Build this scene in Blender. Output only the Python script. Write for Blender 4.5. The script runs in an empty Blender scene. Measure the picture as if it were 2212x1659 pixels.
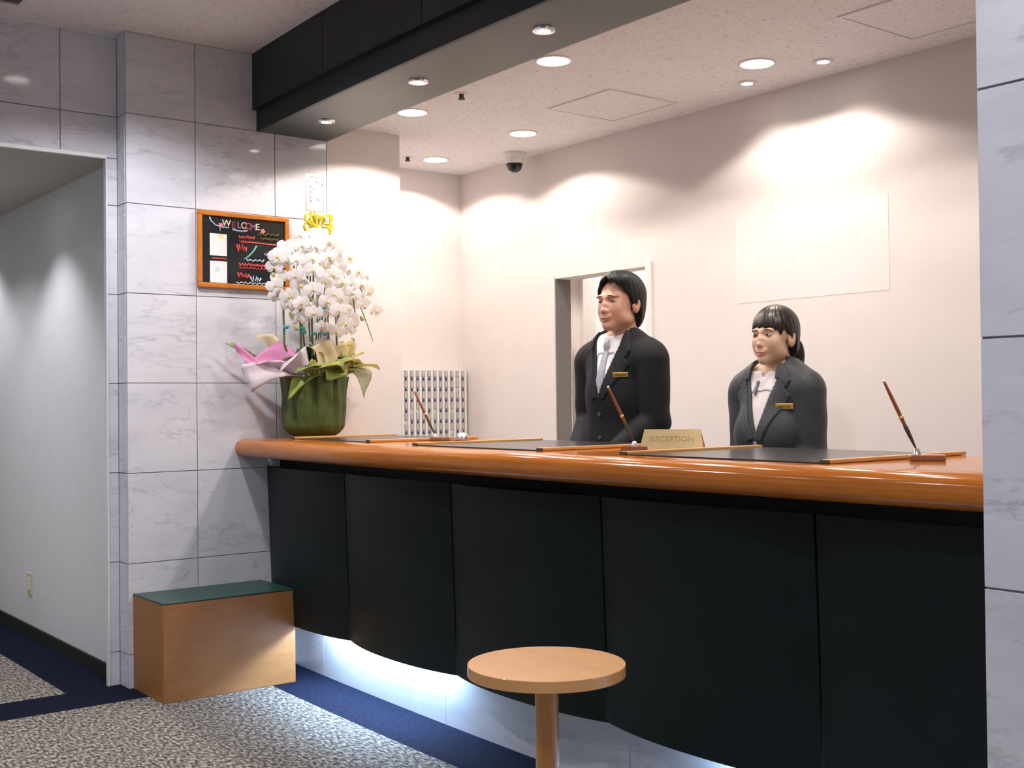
import bpy, bmesh, math, random
import numpy as np
from mathutils import Vector, Matrix

random.seed(7)
SC = bpy.context.scene
COL = SC.collection

# ------------------------------------------------------------------ camera, world, exposure
cam_d = bpy.data.cameras.new('camera')
cam = bpy.data.objects.new('camera', cam_d)
COL.objects.link(cam)
cam_d.sensor_width = 36.0
cam_d.lens = 2551.56 / 2212.0 * 36.0
yaw, pitch, roll = 0.9131, 0.0132, -0.0105
fw = Vector((math.cos(yaw) * math.cos(pitch), math.sin(yaw) * math.cos(pitch), math.sin(pitch)))
rt = Vector((math.sin(yaw), -math.cos(yaw), 0))
up = rt.cross(fw)
cr, sr = math.cos(roll), math.sin(roll)
R_ = cr * rt + sr * up
U_ = -sr * rt + cr * up
cam.matrix_world = Matrix(((R_.x, U_.x, -fw.x, -1.8455), (R_.y, U_.y, -fw.y, -5.172), (R_.z, U_.z, -fw.z, 1.2593), (0, 0, 0, 1)))
SC.camera = cam

world = bpy.data.worlds.new('world')
SC.world = world
world.use_nodes = True
wb = world.node_tree.nodes['Background']
wb.inputs[0].default_value = (0.80, 0.88, 1.0, 1)
wb.inputs[1].default_value = 0.38

SC.view_settings.view_transform = 'Standard'
SC.view_settings.look = 'None'
SC.view_settings.exposure = 0.0
SC.view_settings.gamma = 1.0
SC.view_settings.use_curve_mapping = False
SC.cycles.use_denoising = True
SC.cycles.max_bounces = 8
SC.cycles.sample_clamp_indirect = 6.0

WARM = (1.0, 0.89, 0.80)
COOL = (0.93, 0.94, 1.0)
P_BACK, P_BEAM, P_LOBBY, P_CORR, P_WASH = 34.0, 9.0, 54.0, 36.0, 8.0


def spot(name, loc, power, col, size, blend=0.25, rad=0.05, tilt=None, parent=None):
    d = bpy.data.lights.new(name, 'SPOT')
    d.energy = power
    d.color = col
    d.spot_size = math.radians(size)
    d.spot_blend = blend
    d.shadow_soft_size = rad
    o = bpy.data.objects.new(name, d)
    COL.objects.link(o)
    o.location = loc
    if tilt:
        o.rotation_euler = tilt
    if parent:
        o.parent = parent
        o.location = Vector(loc) - parent.location
    return o


# ------------------------------------------------------------------ materials
MATS = {}


def nodes_of(name):
    m = bpy.data.materials.new(name)
    m.use_nodes = True
    nt = m.node_tree
    b = nt.nodes['Principled BSDF']
    MATS[name] = m
    return m, nt, b


def L(nt, a, b):
    nt.links.new(a, b)


def ramp(nt, fac, stops):
    r = nt.nodes.new('ShaderNodeValToRGB')
    el = r.color_ramp.elements
    while len(el) < len(stops):
        el.new(0.5)
    for e, (p, c) in zip(el, stops):
        e.position = p
        e.color = (c[0], c[1], c[2], 1)
    L(nt, fac, r.inputs[0])
    return r.outputs[0]


def noise(nt, vec, scale, detail=4, rough=0.5, dist=0.0):
    n = nt.nodes.new('ShaderNodeTexNoise')
    n.inputs['Scale'].default_value = scale
    n.inputs['Detail'].default_value = detail
    n.inputs['Roughness'].default_value = rough
    n.inputs['Distortion'].default_value = dist
    if vec is not None:
        L(nt, vec, n.inputs['Vector'])
    return n.outputs['Fac']


def coords(nt, scale=(1, 1, 1), rnd=False, rot=(0, 0, 0)):
    tc = nt.nodes.new('ShaderNodeTexCoord')
    v = tc.outputs['Object']
    if rnd:
        oi = nt.nodes.new('ShaderNodeObjectInfo')
        m = nt.nodes.new('ShaderNodeMath')
        m.operation = 'MULTIPLY'
        m.inputs[1].default_value = 37.0
        L(nt, oi.outputs['Random'], m.inputs[0])
        a = nt.nodes.new('ShaderNodeVectorMath')
        a.operation = 'ADD'
        L(nt, v, a.inputs[0])
        L(nt, m.outputs[0], a.inputs[1])
        v = a.outputs[0]
    mp = nt.nodes.new('ShaderNodeMapping')
    mp.inputs['Scale'].default_value = scale
    mp.inputs['Rotation'].default_value = rot
    L(nt, v, mp.inputs['Vector'])
    return mp.outputs[0]


def bump(nt, b, h, strength=0.2, dist=0.005):
    n = nt.nodes.new('ShaderNodeBump')
    n.inputs['Strength'].default_value = strength
    n.inputs['Distance'].default_value = dist
    L(nt, h, n.inputs['Height'])
    L(nt, n.outputs[0], b.inputs['Normal'])


def plain(name, col, rough=0.5, metal=0.0, var=0.04, vscale=30, spec=0.5, coat=0.0, sub=0.0, bumps=0.0):
    m, nt, b = nodes_of(name)
    v = coords(nt)
    f = noise(nt, v, vscale, 3)
    lo = [max(0, c * (1 - var)) for c in col]
    hi = [c * (1 + var) for c in col]
    L(nt, ramp(nt, f, [(0.3, lo), (0.7, hi)]), b.inputs['Base Color'])
    b.inputs['Roughness'].default_value = rough
    b.inputs['Metallic'].default_value = metal
    b.inputs['Specular IOR Level'].default_value = spec
    b.inputs['Coat Weight'].default_value = coat
    if sub:
        b.inputs['Subsurface Weight'].default_value = sub
        b.inputs['Subsurface Radius'].default_value = (0.01, 0.004, 0.002)
    if bumps:
        bump(nt, b, f, bumps, 0.002)
    return m


def emissive(name, col, strength):
    m, nt, b = nodes_of(name)
    b.inputs['Base Color'].default_value = (*col, 1)
    b.inputs['Emission Color'].default_value = (*col, 1)
    b.inputs['Emission Strength'].default_value = strength
    return m


def marble_mat(name='marble', vein_k=1.0, fleck=0.42):
    m, nt, b = nodes_of(name)
    v = coords(nt, (0.62, 0.62, 2.0), rnd=True, rot=(0.25, 0.35, 0.0))
    cl = noise(nt, v, 5.0, 7, 0.62, 0.4)
    base = ramp(nt, cl, [(0.25, (0.59, 0.585, 0.64)), (0.5, (0.675, 0.665, 0.715)), (0.75, (0.73, 0.715, 0.755))])
    vn = noise(nt, v, 2.8, 8, 0.6, 0.45)
    s = nt.nodes.new('ShaderNodeMath'); s.operation = 'SUBTRACT'; s.inputs[1].default_value = 0.5
    L(nt, vn, s.inputs[0])
    a = nt.nodes.new('ShaderNodeMath'); a.operation = 'ABSOLUTE'
    L(nt, s.outputs[0], a.inputs[0])
    vein = ramp(nt, a.outputs[0], [(0.0, (1, 1, 1)), (0.007, (0.35, 0.35, 0.35)), (0.022, (0, 0, 0))])
    md = ramp(nt, noise(nt, v, 3.3, 4, 0.5), [(0.42, (0, 0, 0)), (0.66, (0.75, 0.75, 0.75))])
    mu = nt.nodes.new('ShaderNodeMath'); mu.operation = 'MULTIPLY'
    L(nt, vein, mu.inputs[0]); L(nt, md, mu.inputs[1])
    mx = nt.nodes.new('ShaderNodeMix'); mx.data_type = 'RGBA'
    mk = nt.nodes.new('ShaderNodeMath'); mk.operation = 'MULTIPLY'; mk.inputs[1].default_value = vein_k
    L(nt, mu.outputs[0], mk.inputs[0])
    L(nt, mk.outputs[0], mx.inputs['Factor'])
    L(nt, base, mx.inputs['A'])
    mx.inputs['B'].default_value = (0.20, 0.20, 0.24, 1)
    fl = ramp(nt, noise(nt, v, 16.0, 5, 0.65, 0.5), [(0.30, (1, 1, 1)), (0.39, (0, 0, 0))])
    m2 = nt.nodes.new('ShaderNodeMath'); m2.operation = 'MULTIPLY'; m2.inputs[1].default_value = fleck
    L(nt, fl, m2.inputs[0])
    mx2 = nt.nodes.new('ShaderNodeMix'); mx2.data_type = 'RGBA'
    L(nt, m2.outputs[0], mx2.inputs['Factor'])
    L(nt, mx.outputs['Result'], mx2.inputs['A'])
    mx2.inputs['B'].default_value = (0.30, 0.30, 0.35, 1)
    L(nt, mx2.outputs['Result'], b.inputs['Base Color'])
    b.inputs['Roughness'].default_value = 0.08
    b.inputs['Specular IOR Level'].default_value = 0.45
    return m


def wood_mat(name, lo, hi, axis_scale, rough=0.3, coat=0.3, rnd=False, gs=6.0, cr_=0.12):
    m, nt, b = nodes_of(name)
    v = coords(nt, axis_scale, rnd=rnd)
    f = noise(nt, v, gs, 6, 0.6, 0.6)
    f2 = noise(nt, v, gs * 6, 3, 0.5)
    ad = nt.nodes.new('ShaderNodeMath'); ad.operation = 'MULTIPLY_ADD'
    ad.inputs[1].default_value = 0.25
    L(nt, f2, ad.inputs[0]); L(nt, f, ad.inputs[2])
    L(nt, ramp(nt, ad.outputs[0], [(0.4, lo), (0.85, hi)]), b.inputs['Base Color'])
    b.inputs['Roughness'].default_value = rough
    b.inputs['Coat Weight'].default_value = coat
    b.inputs['Coat Roughness'].default_value = cr_
    return m


def ceiling_mat():
    m, nt, b = nodes_of('acoustic_board')
    v = coords(nt)
    f = noise(nt, v, 55, 5, 0.7)
    L(nt, ramp(nt, f, [(0.34, (0.68, 0.64, 0.635)), (0.44, (0.86, 0.83, 0.835)), (0.7, (0.90, 0.875, 0.88))]), b.inputs['Base Color'])
    b.inputs['Roughness'].default_value = 0.9
    b.inputs['Specular IOR Level'].default_value = 0.1
    bump(nt, b, f, 0.35, 0.006)
    return m


def carpet_mat(name, stops, scale, rough=1.0):
    m, nt, b = nodes_of(name)
    v = coords(nt, (1, 0.42, 1))
    f = noise(nt, v, scale, 2, 0.6)
    L(nt, ramp(nt, f, stops), b.inputs['Base Color'])
    b.inputs['Roughness'].default_value = rough
    b.inputs['Specular IOR Level'].default_value = 0.05
    bump(nt, b, f, 0.5, 0.006)
    return m


M_MARBLE = marble_mat('marble', 0.6, 0.36)
M_PLINTH = marble_mat('plinth_marble', 0.3, 0.2)
M_JOINT = plain('tile_joint', (0.23, 0.22, 0.235), 0.9, spec=0.05)
M_WALL = plain('wallpaper', (0.775, 0.72, 0.70), 0.75, var=0.012, vscale=9, spec=0.2)
M_WALLCOR = plain('corridor_wallpaper', (0.76, 0.755, 0.76), 0.75, var=0.02, vscale=12, spec=0.2)
M_CEIL = ceiling_mat()
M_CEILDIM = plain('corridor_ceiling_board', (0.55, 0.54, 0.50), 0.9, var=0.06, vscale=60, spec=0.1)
M_CARPET = carpet_mat('carpet_loop', [(0.35, (0.052, 0.048, 0.046)), (0.5, (0.175, 0.155, 0.137)), (0.64, (0.42, 0.37, 0.315))], 88)
M_NAVY = carpet_mat('carpet_navy', [(0.35, (0.006, 0.0075, 0.017)), (0.65, (0.012, 0.0145, 0.032))], 90)
M_GREEN = plain('dark_green_laminate', (0.0065, 0.0105, 0.011), 0.5, var=0.1, vscale=8, spec=0.17)
M_BEAMG = plain('beam_green_laminate', (0.0100, 0.0165, 0.0190), 0.45, var=0.1, vscale=6, spec=0.35)
M_SOFFIT = plain('soffit_laminate', (0.026, 0.032, 0.026), 0.38, var=0.15, vscale=3, spec=0.5)
M_BLACK = plain('black_recess', (0.004, 0.004, 0.004), 0.8)
M_TOP = wood_mat('counter_wood', (0.37, 0.105, 0.011), (0.52, 0.165, 0.021), (3.0, 0.35, 3.0), 0.12, 0.0, gs=5)
M_BAR = wood_mat('pad_bar_wood', (0.60, 0.29, 0.085), (0.76, 0.41, 0.13), (0.5, 4, 4), 0.3, 0.3)
M_TOP.node_tree.nodes['Principled BSDF'].inputs['Specular IOR Level'].default_value = 0.5
M_BENCH = wood_mat('bench_wood', (0.30, 0.118, 0.030), (0.36, 0.150, 0.042), (0.6, 3, 3), 0.42, 0.0)
M_BEECH = wood_mat('beech_wood', (0.64, 0.31, 0.11), (0.77, 0.40, 0.15), (2.2, 0.6, 1.5), 0.4, 0.8, cr_=0.02)
M_STEM = wood_mat('beech_stem', (0.54, 0.24, 0.075), (0.66, 0.32, 0.105), (3, 3, 0.4), 0.25, 0.4)
M_LEATHG = plain('green_leather', (0.017, 0.058, 0.047), 0.36, var=0.1, vscale=40, bumps=0.05, spec=0.3)
M_PAD = plain('black_pad', (0.02, 0.02, 0.022), 0.22, spec=0.6)
M_WHITE = plain('white_paint', (0.80, 0.79, 0.77), 0.4)
M_CREAM = plain('cream_plastic', (0.62, 0.57, 0.36), 0.4)
M_CHROME = plain('silver_metal', (0.82, 0.82, 0.84), 0.15, 1.0)
M_BRASS = plain('brass', (0.93, 0.74, 0.40), 0.30, 1.0, var=0.05)
M_BRASSD = plain('engraved_brass', (0.34, 0.27, 0.14), 0.45, 0.6)
M_GOLD = plain('gold_plate', (0.72, 0.46, 0.11), 0.35, 0.7)
M_INK = plain('ink', (0.06, 0.045, 0.03), 0.6)
M_DISC = emissive('lamp_white', (1.0, 0.97, 0.93), 9.0)
M_HALO = emissive('halogen', (1.0, 0.93, 0.84), 20.0)
M_TUBE = emissive('fluorescent_tube', (0.46, 0.70, 1.0), 240.0)
M_FRAME = wood_mat('orange_frame_wood', (0.44, 0.13, 0.012), (0.60, 0.20, 0.02), (4, 4, 4), 0.35, 0.2)
M_BOARD = plain('blackboard', (0.012, 0.014, 0.016), 0.25)
M_PAPER = plain('paper', (0.80, 0.78, 0.76), 0.6)


# ------------------------------------------------------------------ helpers
def arc(y):
    return -0.055 * (1 - ((y + 2.07) / 2.07) ** 2)


def link(name, me, mat=None, parent=None, loc=None, smooth=False):
    if mat is not None and len(me.materials) == 0:
        me.materials.append(mat)
    if smooth:
        me.polygons.foreach_set('use_smooth', [True] * len(me.polygons))
    o = bpy.data.objects.new(name, me)
    COL.objects.link(o)
    if parent is not None:
        o.parent = parent
    if loc is not None:
        o.location = loc
    return o


def raw(name, verts, faces, mat, parent=None, smooth=False, off=None):
    """mesh from world-space verts; if a parent is given, verts are stored relative to it"""
    if off is None:
        off = world_off(parent)
    me = bpy.data.meshes.new(name)
    me.from_pydata([tuple(Vector(v) - off) for v in verts], [], faces)
    me.update()
    return link(name, me, mat, parent, None, smooth)


def world_off(parent):
    off = Vector((0, 0, 0))
    p = parent
    while p is not None:
        off += p.location
        p = p.parent
    return off


def box_mesh(name, sx, sy, sz, bevel=0.0, seg=1):
    bm = bmesh.new()
    bmesh.ops.create_cube(bm, size=1.0)
    bmesh.ops.scale(bm, vec=(sx, sy, sz), verts=bm.verts)
    if bevel:
        bmesh.ops.bevel(bm, geom=bm.edges[:], offset=bevel, segments=seg, affect='EDGES', profile=0.6)
    me = bpy.data.meshes.new(name)
    bm.to_mesh(me)
    bm.free()
    return me


def box(name, x0, x1, y0, y1, z0, z1, mat, parent=None, bevel=0.0, seg=1, rotz=0.0):
    me = box_mesh(name, abs(x1 - x0), abs(y1 - y0), abs(z1 - z0), bevel, seg)
    c = Vector(((x0 + x1) / 2, (y0 + y1) / 2, (z0 + z1) / 2)) - world_off(parent)
    o = link(name, me, mat, parent, c)
    if rotz:
        o.rotation_euler = (0, 0, rotz)
    return o


def lathe(name, prof, mat, parent=None, loc=(0, 0, 0), seg=32, smooth=True):
    """prof: (r,z) list; loc in world"""
    vs, fs = [], []
    for r, z in prof:
        for k in range(seg):
            a = 2 * math.pi * k / seg
            vs.append((r * math.cos(a), r * math.sin(a), z))
    for i in range(len(prof) - 1):
        for k in range(seg):
            k2 = (k + 1) % seg
            fs.append((i * seg + k, i * seg + k2, (i + 1) * seg + k2, (i + 1) * seg + k))
    fs.append(tuple(range(seg))[::-1])
    fs.append(tuple(range((len(prof) - 1) * seg, len(prof) * seg)))
    me = bpy.data.meshes.new(name)
    me.from_pydata(vs, [], fs)
    me.update()
    if smooth:
        for p in me.polygons:
            p.use_smooth = len(p.vertices) == 4
        try:
            me.set_sharp_from_angle(angle=math.radians(40))
        except Exception:
            pass
    return link(name, me, mat, parent, Vector(loc) - world_off(parent))


def tube_mesh(name, pts, rads, seg=8):
    vs, fs = [], []
    n = len(pts)
    pts = [Vector(p) for p in pts]
    if not hasattr(rads, '__len__'):
        rads = [rads] * n
    for i, p in enumerate(pts):
        t = (pts[min(i + 1, n - 1)] - pts[max(i - 1, 0)]).normalized()
        a = t.orthogonal().normalized() if i == 0 else (a - t * a.dot(t)).normalized()
        b = t.cross(a)
        for k in range(seg):
            an = 2 * math.pi * k / seg
            vs.append(p + (a * math.cos(an) + b * math.sin(an)) * rads[i])
    for i in range(n - 1):
        for k in range(seg):
            k2 = (k + 1) % seg
            fs.append((i * seg + k, i * seg + k2, (i + 1) * seg + k2, (i + 1) * seg + k))
    fs.append(tuple(range(seg))[::-1])
    fs.append(tuple(range((n - 1) * seg, n * seg)))
    me = bpy.data.meshes.new(name)
    me.from_pydata([tuple(v) for v in vs], [], fs)
    me.update()
    return me


def tube(name, pts, rads, mat, parent=None, seg=8):
    off = world_off(parent)
    return link(name, tube_mesh(name, [Vector(p) - off for p in pts], rads, seg), mat, parent, None, True)


def thing(name, label, cat, loc=(0, 0, 0), rotz=0.0, group=None):
    o = bpy.data.objects.new(name, None)
    COL.objects.link(o)
    o.empty_display_size = 0.1
    o.location = loc
    o.rotation_euler = (0, 0, rotz)
    o['label'] = label
    o['category'] = cat
    if group:
        o['group'] = group
    return o


def struct(o):
    o['kind'] = 'structure'
    return o


def ribbon_strip(name, pts, width_vec, mat, parent=None, thick=0.0):
    """flat strip following pts, width given per point by a vector"""
    vs, fs = [], []
    for i, p in enumerate(pts):
        w = Vector(width_vec[i] if isinstance(width_vec, list) else width_vec)
        vs += [Vector(p) - w / 2, Vector(p) + w / 2]
    for i in range(len(pts) - 1):
        fs.append((2 * i, 2 * i + 1, 2 * i + 3, 2 * i + 2))
    o = raw(name, vs, fs, mat, parent, True)
    if thick:
        md = o.modifiers.new('solid', 'SOLIDIFY')
        md.thickness = thick
    return o


def text_obj(name, body, size, mat, parent, loc, rot, extrude=0.0004, align='CENTER'):
    cu = bpy.data.curves.new(name, 'FONT')
    cu.body = body
    cu.size = size
    cu.extrude = extrude
    cu.align_x = align
    cu.align_y = 'CENTER'
    tmp = bpy.data.objects.new(name + '_tmp', cu)
    COL.objects.link(tmp)
    dg = bpy.context.evaluated_depsgraph_get()
    me = bpy.data.meshes.new_from_object(tmp.evaluated_get(dg))
    bpy.data.objects.remove(tmp)
    o = link(name, me, mat, parent)
    o.location = loc
    o.rotation_euler = rot
    return o


# ------------------------------------------------------------------ the setting
XB, YL, YR, ZL, ZC, ZK = 2.325, 0.72, -4.13, 2.914, 2.634, 2.362
FLOORX0, FLOORY0 = -6.0, -9.0


def prism(name, outline, z0, z1, mat, parent=None):
    """vertical prism from an xy outline (counter-clockwise)"""
    n = len(outline)
    vs = [(x, y, z0) for x, y in outline] + [(x, y, z1) for x, y in outline]
    fs = [tuple(range(n))[::-1], tuple(range(n, 2 * n))]
    for i in range(n):
        j = (i + 1) % n
        fs.append((i, j, n + j, n + i))
    return raw(name, vs, fs, mat, parent)


def make_floor():
    ys = [-9.0, -4.13] + [-4.13 + 4.13 * i / 16 for i in range(1, 17)]
    vs, fs, mi = [], [], []

    def quad(a, b, c, d, m):
        k = len(vs)
        vs.extend([a, b, c, d])
        fs.append((k, k + 1, k + 2, k + 3))
        mi.append(m)
    for i in range(len(ys) - 1):
        y0, y1 = ys[i], ys[i + 1]
        ya = lambda y: max(min(y, 0), -4.13)
        s0, s1 = 0.535 + arc(ya(y0)), 0.535 + arc(ya(y1))
        if i == 0:
            quad((-6, y0, 0), (2.6, y0, 0), (2.6, y1, 0), (-6, y1, 0), 0)
            continue
        split = -0.185
        if y1 <= split or y0 >= split:
            quad((-6, y0, 0), (s0, y0, 0), (s1, y1, 0), (-6, y1, 0), 0 if y1 <= split else 1)
        else:
            sm = 0.535 + arc(split)
            quad((-6, y0, 0), (s0, y0, 0), (sm, split, 0), (-6, split, 0), 0)
            quad((-6, split, 0), (sm, split, 0), (s1, y1, 0), (-6, y1, 0), 1)
        quad((s0, y0, 0), (0.86, y0, 0), (0.86, y1, 0), (s1, y1, 0), 1)
        quad((0.86, y0, 0), (2.6, y0, 0), (2.6, y1, 0), (0.86, y1, 0), 2)
    quad((-6, 0, 0), (0.02, 0, 0), (0.02, 0.105, 0), (-6, 0.105, 0), 1)
    quad((-6, 0.105, 0), (-0.24, 0.105, 0), (-0.24, 4, 0), (-6, 4, 0), 0)
    quad((-0.24, 0.105, 0), (0.02, 0.105, 0), (0.02, 4, 0), (-0.24, 4, 0), 1)
    quad((0.86, 0, 0), (3.9, 0, 0), (3.9, 2, 0), (0.86, 2, 0), 2)
    quad((2.6, -4.2, 0), (3.9, -4.2, 0), (3.9, 0, 0), (2.6, 0, 0), 2)
    me = bpy.data.meshes.new('floor')
    me.from_pydata(vs, [], fs)
    me.materials.append(M_CARPET)
    me.materials.append(M_NAVY)
    me.materials.append(plain('pale_bounce_floor', (0.78, 0.73, 0.70), 0.5))  # unseen floor behind the counter, made pale to bounce light onto the ceiling
    me.polygons.foreach_set('material_index', mi)
    me.update()
    o = bpy.data.objects.new('floor', me)
    COL.objects.link(o)
    return struct(o)


make_floor()

# ceilings: lobby level, desk level (lower), corridor (lowest)
struct(box('ceiling', -6, 0.80, -9, 0.11, ZL, ZL + 0.06, M_CEIL))
struct(box('ceiling', 0.70, 3.9, -4.2, 1.2, ZC, ZC + 0.06, M_CEIL))
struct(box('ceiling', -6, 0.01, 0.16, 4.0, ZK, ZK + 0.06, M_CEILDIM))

# back wall with the doorway (three pieces joined around the opening)
D0, D1, DH = -0.888, -0.172, 1.935


def boxes_mesh(name, lst, mat):
    bm = bmesh.new()
    for x0, x1, y0, y1, z0, z1 in lst:
        r = bmesh.ops.create_cube(bm, size=1.0)
        bmesh.ops.scale(bm, vec=(x1 - x0, y1 - y0, z1 - z0), verts=r['verts'])
        bmesh.ops.translate(bm, vec=((x0 + x1) / 2, (y0 + y1) / 2, (z0 + z1) / 2), verts=r['verts'])
    me = bpy.data.meshes.new(name)
    bm.to_mesh(me)
    bm.free()
    return link(name, me, mat)


struct(boxes_mesh('wall_back', [(XB, XB + 0.11, -4.2, D0, 0, ZC), (XB, XB + 0.11, D1, 0.83, 0, ZC), (XB, XB + 0.11, D0, D1, DH, ZC)], M_WALL))
# doorway: frame post on the right and head lining
door = struct(box('door_1', XB - 0.008, XB + 0.115, D1, D1 + 0.02, 0, DH, M_WALL))
box('frame_post', XB - 0.012, XB + 0.12, D0 - 0.045, D0, 0, DH + 0.014, M_WHITE, door, 0.004)
box('frame_head', XB, XB + 0.11, D0, D1, DH - 0.012, DH, M_WALL, door)
# passage behind the doorway
struct(boxes_mesh('wall_passage', [(XB + 0.11, 3.6, 0.95, 1.01, 0, ZC), (XB + 1.15, XB + 1.21, -2.0, 0.95, 0, ZC), (XB + 0.11, 3.6, -2.06, -2.0, 0, ZC)], M_WALL))
struct(boxes_mesh('wall_left', [(1.43, XB, YL, YL + 0.1, 0, ZC)], M_WALL))
struct(boxes_mesh('wall_left_pier', [(1.005, 1.43, 0.0, YL + 0.1, 0, ZC)], M_WALL))
# corridor
struct(boxes_mesh('wall_corridor', [(0.01, 0.09, 0.14, 4.0, 0, ZL), (-1.95, -1.87, 0.21, 4.0, 0, ZL), (-1.95, 0.09, 4.0, 4.08, 0, ZL)], M_WALLCOR))
bb = box('baseboard_corridor', -0.004, 0.012, 0.14, 4.0, 0, 0.062, M_BLACK)
struct(bb)

# ---- marble tiles: one shared mesh per size, each tile its own object
TILE_MESH = {}
ROWS = [0.0, 0.15, 0.55, 0.95, 1.35, 1.75, 2.15, 2.55, ZL]
GAP = 0.0038


def tile(parent, axis, u0, u1, z0, z1, plane, sign, th=0.014):
    """tile on the plane axis=const ('y' or 'x'), front face at plane, sign = outward direction"""
    w, h = round(u1 - u0 - GAP, 4), round(z1 - z0 - GAP, 4)
    key = (axis, w, h)
    if key not in TILE_MESH:
        TILE_MESH[key] = box_mesh('tile', w if axis == 'y' else th, th if axis == 'y' else w, h, 0.0006)
        TILE_MESH[key].materials.append(M_MARBLE)
    o = bpy.data.objects.new('tile', TILE_MESH[key])
    COL.objects.link(o)
    o.parent = parent
    cu, cz = (u0 + u1) / 2, (z0 + z1) / 2
    cp = plane - sign * th / 2
    o.location = (cu, cp, cz) if axis == 'y' else (cp, cu, cz)
    return o


wl = struct(boxes_mesh('wall_marble', [(0.003, 1.004, 0.003, 0.15, 0, ZL)], M_JOINT))
for i in range(8):
    z0, z1 = ROWS[i], ROWS[i + 1]
    for u0, u1 in ((0.0, 0.323), (0.323, 0.723), (0.723, 1.0035)):
        tile(wl, 'y', u0, u1, z0, z1, 0.0, -1)
    tile(wl, 'x', 0.016, 0.112, z0, z1, 0.0, -1)     # return of the pilaster
wh = struct(boxes_mesh('wall_header', [(-6, 0.004, 0.113, 0.16, ZK + 0.004, ZL), (-0.044, 0.004, 0.113, 0.14, 0, ZK + 0.004)], M_JOINT))
hx = [-0.25 - 0.4 * k for k in range(0, 8)]
cols = [(-0.25, 0.0)] + [(x - 0.4, x) for x in hx]
for z0, z1 in ((ZK, 2.55), (2.55, ZL)):
    for u0, u1 in cols:
        tile(wh, 'y', u0, u1, z0, z1, 0.11, -1, 0.013)
for i in range(6):
    tile(wh, 'y', -0.047, 0.0, ROWS[i], ROWS[i + 1], 0.11, -1, 0.013)
tile(wh, 'y', -0.047, 0.0, 2.15, ZK, 0.11, -1, 0.013)

box('edge_strip', -6, -0.047, 0.103, 0.125, ZK - 0.006, ZK + 0.012, M_WHITE, wh, 0.002)
box('edge_strip', -0.053, -0.046, 0.105, 0.14, 0.0, ZK - 0.006, M_WHITE, wh, 0.0015)

# right pillar (end of the desk niche): marble towards the lobby
wr = struct(boxes_mesh('wall_right', [(-0.087, 2.45, -9.0, YR - 0.003, 0, ZL)], M_JOINT))
for i in range(8):
    for k in range(4):
        tile(wr, 'x', YR - 0.4 * (k + 1), YR - 0.4 * k, ROWS[i], ROWS[i + 1], -0.09, -1)
    for u0, u1 in ((-0.075, 0.31), (0.31, 0.71)):
        tile(wr, 'y', u0, u1, ROWS[i], ROWS[i + 1], YR, 1)

# ---- dark green beam over the desk, curved in plan
def curved_strip(name, prof, y0, y1, mat, parent, n=8, closed=True):
    vs, fs = [], []
    m = len(prof)
    for i in range(n + 1):
        y = y0 + (y1 - y0) * i / n
        for x, z in prof:
            vs.append((x + arc(y), y, z))
    for i in range(n):
        for k in range(m if closed else m - 1):
            k2 = (k + 1) % m
            fs.append((i * m + k, i * m + k2, (i + 1) * m + k2, (i + 1) * m + k))
    if closed:
        fs.append(tuple(range(m))[::-1])
        fs.append(tuple(range(n * m, n * m + m)))
    o = raw(name, vs, fs, mat, parent)
    bm = bmesh.new(); bm.from_mesh(o.data); bmesh.ops.recalc_face_normals(bm, faces=bm.faces[:]); bm.to_mesh(o.data); bm.free()
    return o


beam = curved_strip('trim_1', [(0.645, 2.56), (1.0, 2.56), (1.0, ZL), (0.625, ZL), (0.625, 2.66), (0.645, 2.66)], 0, YR, M_BLACK, None, 20)
struct(beam)
seams = [0, -0.75, -1.54, -2.33, -3.12, -3.91, YR]
for a, b_ in zip(seams[:-1], seams[1:]):
    o = curved_strip('fascia_panel', [(0.608, 2.654), (0.626, 2.654), (0.626, ZL), (0.608, ZL)], a - (0.002 if a else 0), b_ + 0.002, M_BEAMG, beam, 6)
curved_strip('ledge_strip', [(0.606, 2.648), (0.646, 2.648), (0.646, 2.656), (0.606, 2.656)], 0, YR, M_BEAMG, beam, 20)
curved_strip('lower_fascia', [(0.629, 2.547), (0.646, 2.547), (0.646, 2.649), (0.629, 2.649)], 0, YR, M_BEAMG, beam, 20)
curved_strip('soffit_panel', [(0.645, 2.547), (1.006, 2.547), (1.006, 2.561), (0.645, 2.561)], 0, YR, M_SOFFIT, beam, 20)

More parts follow.
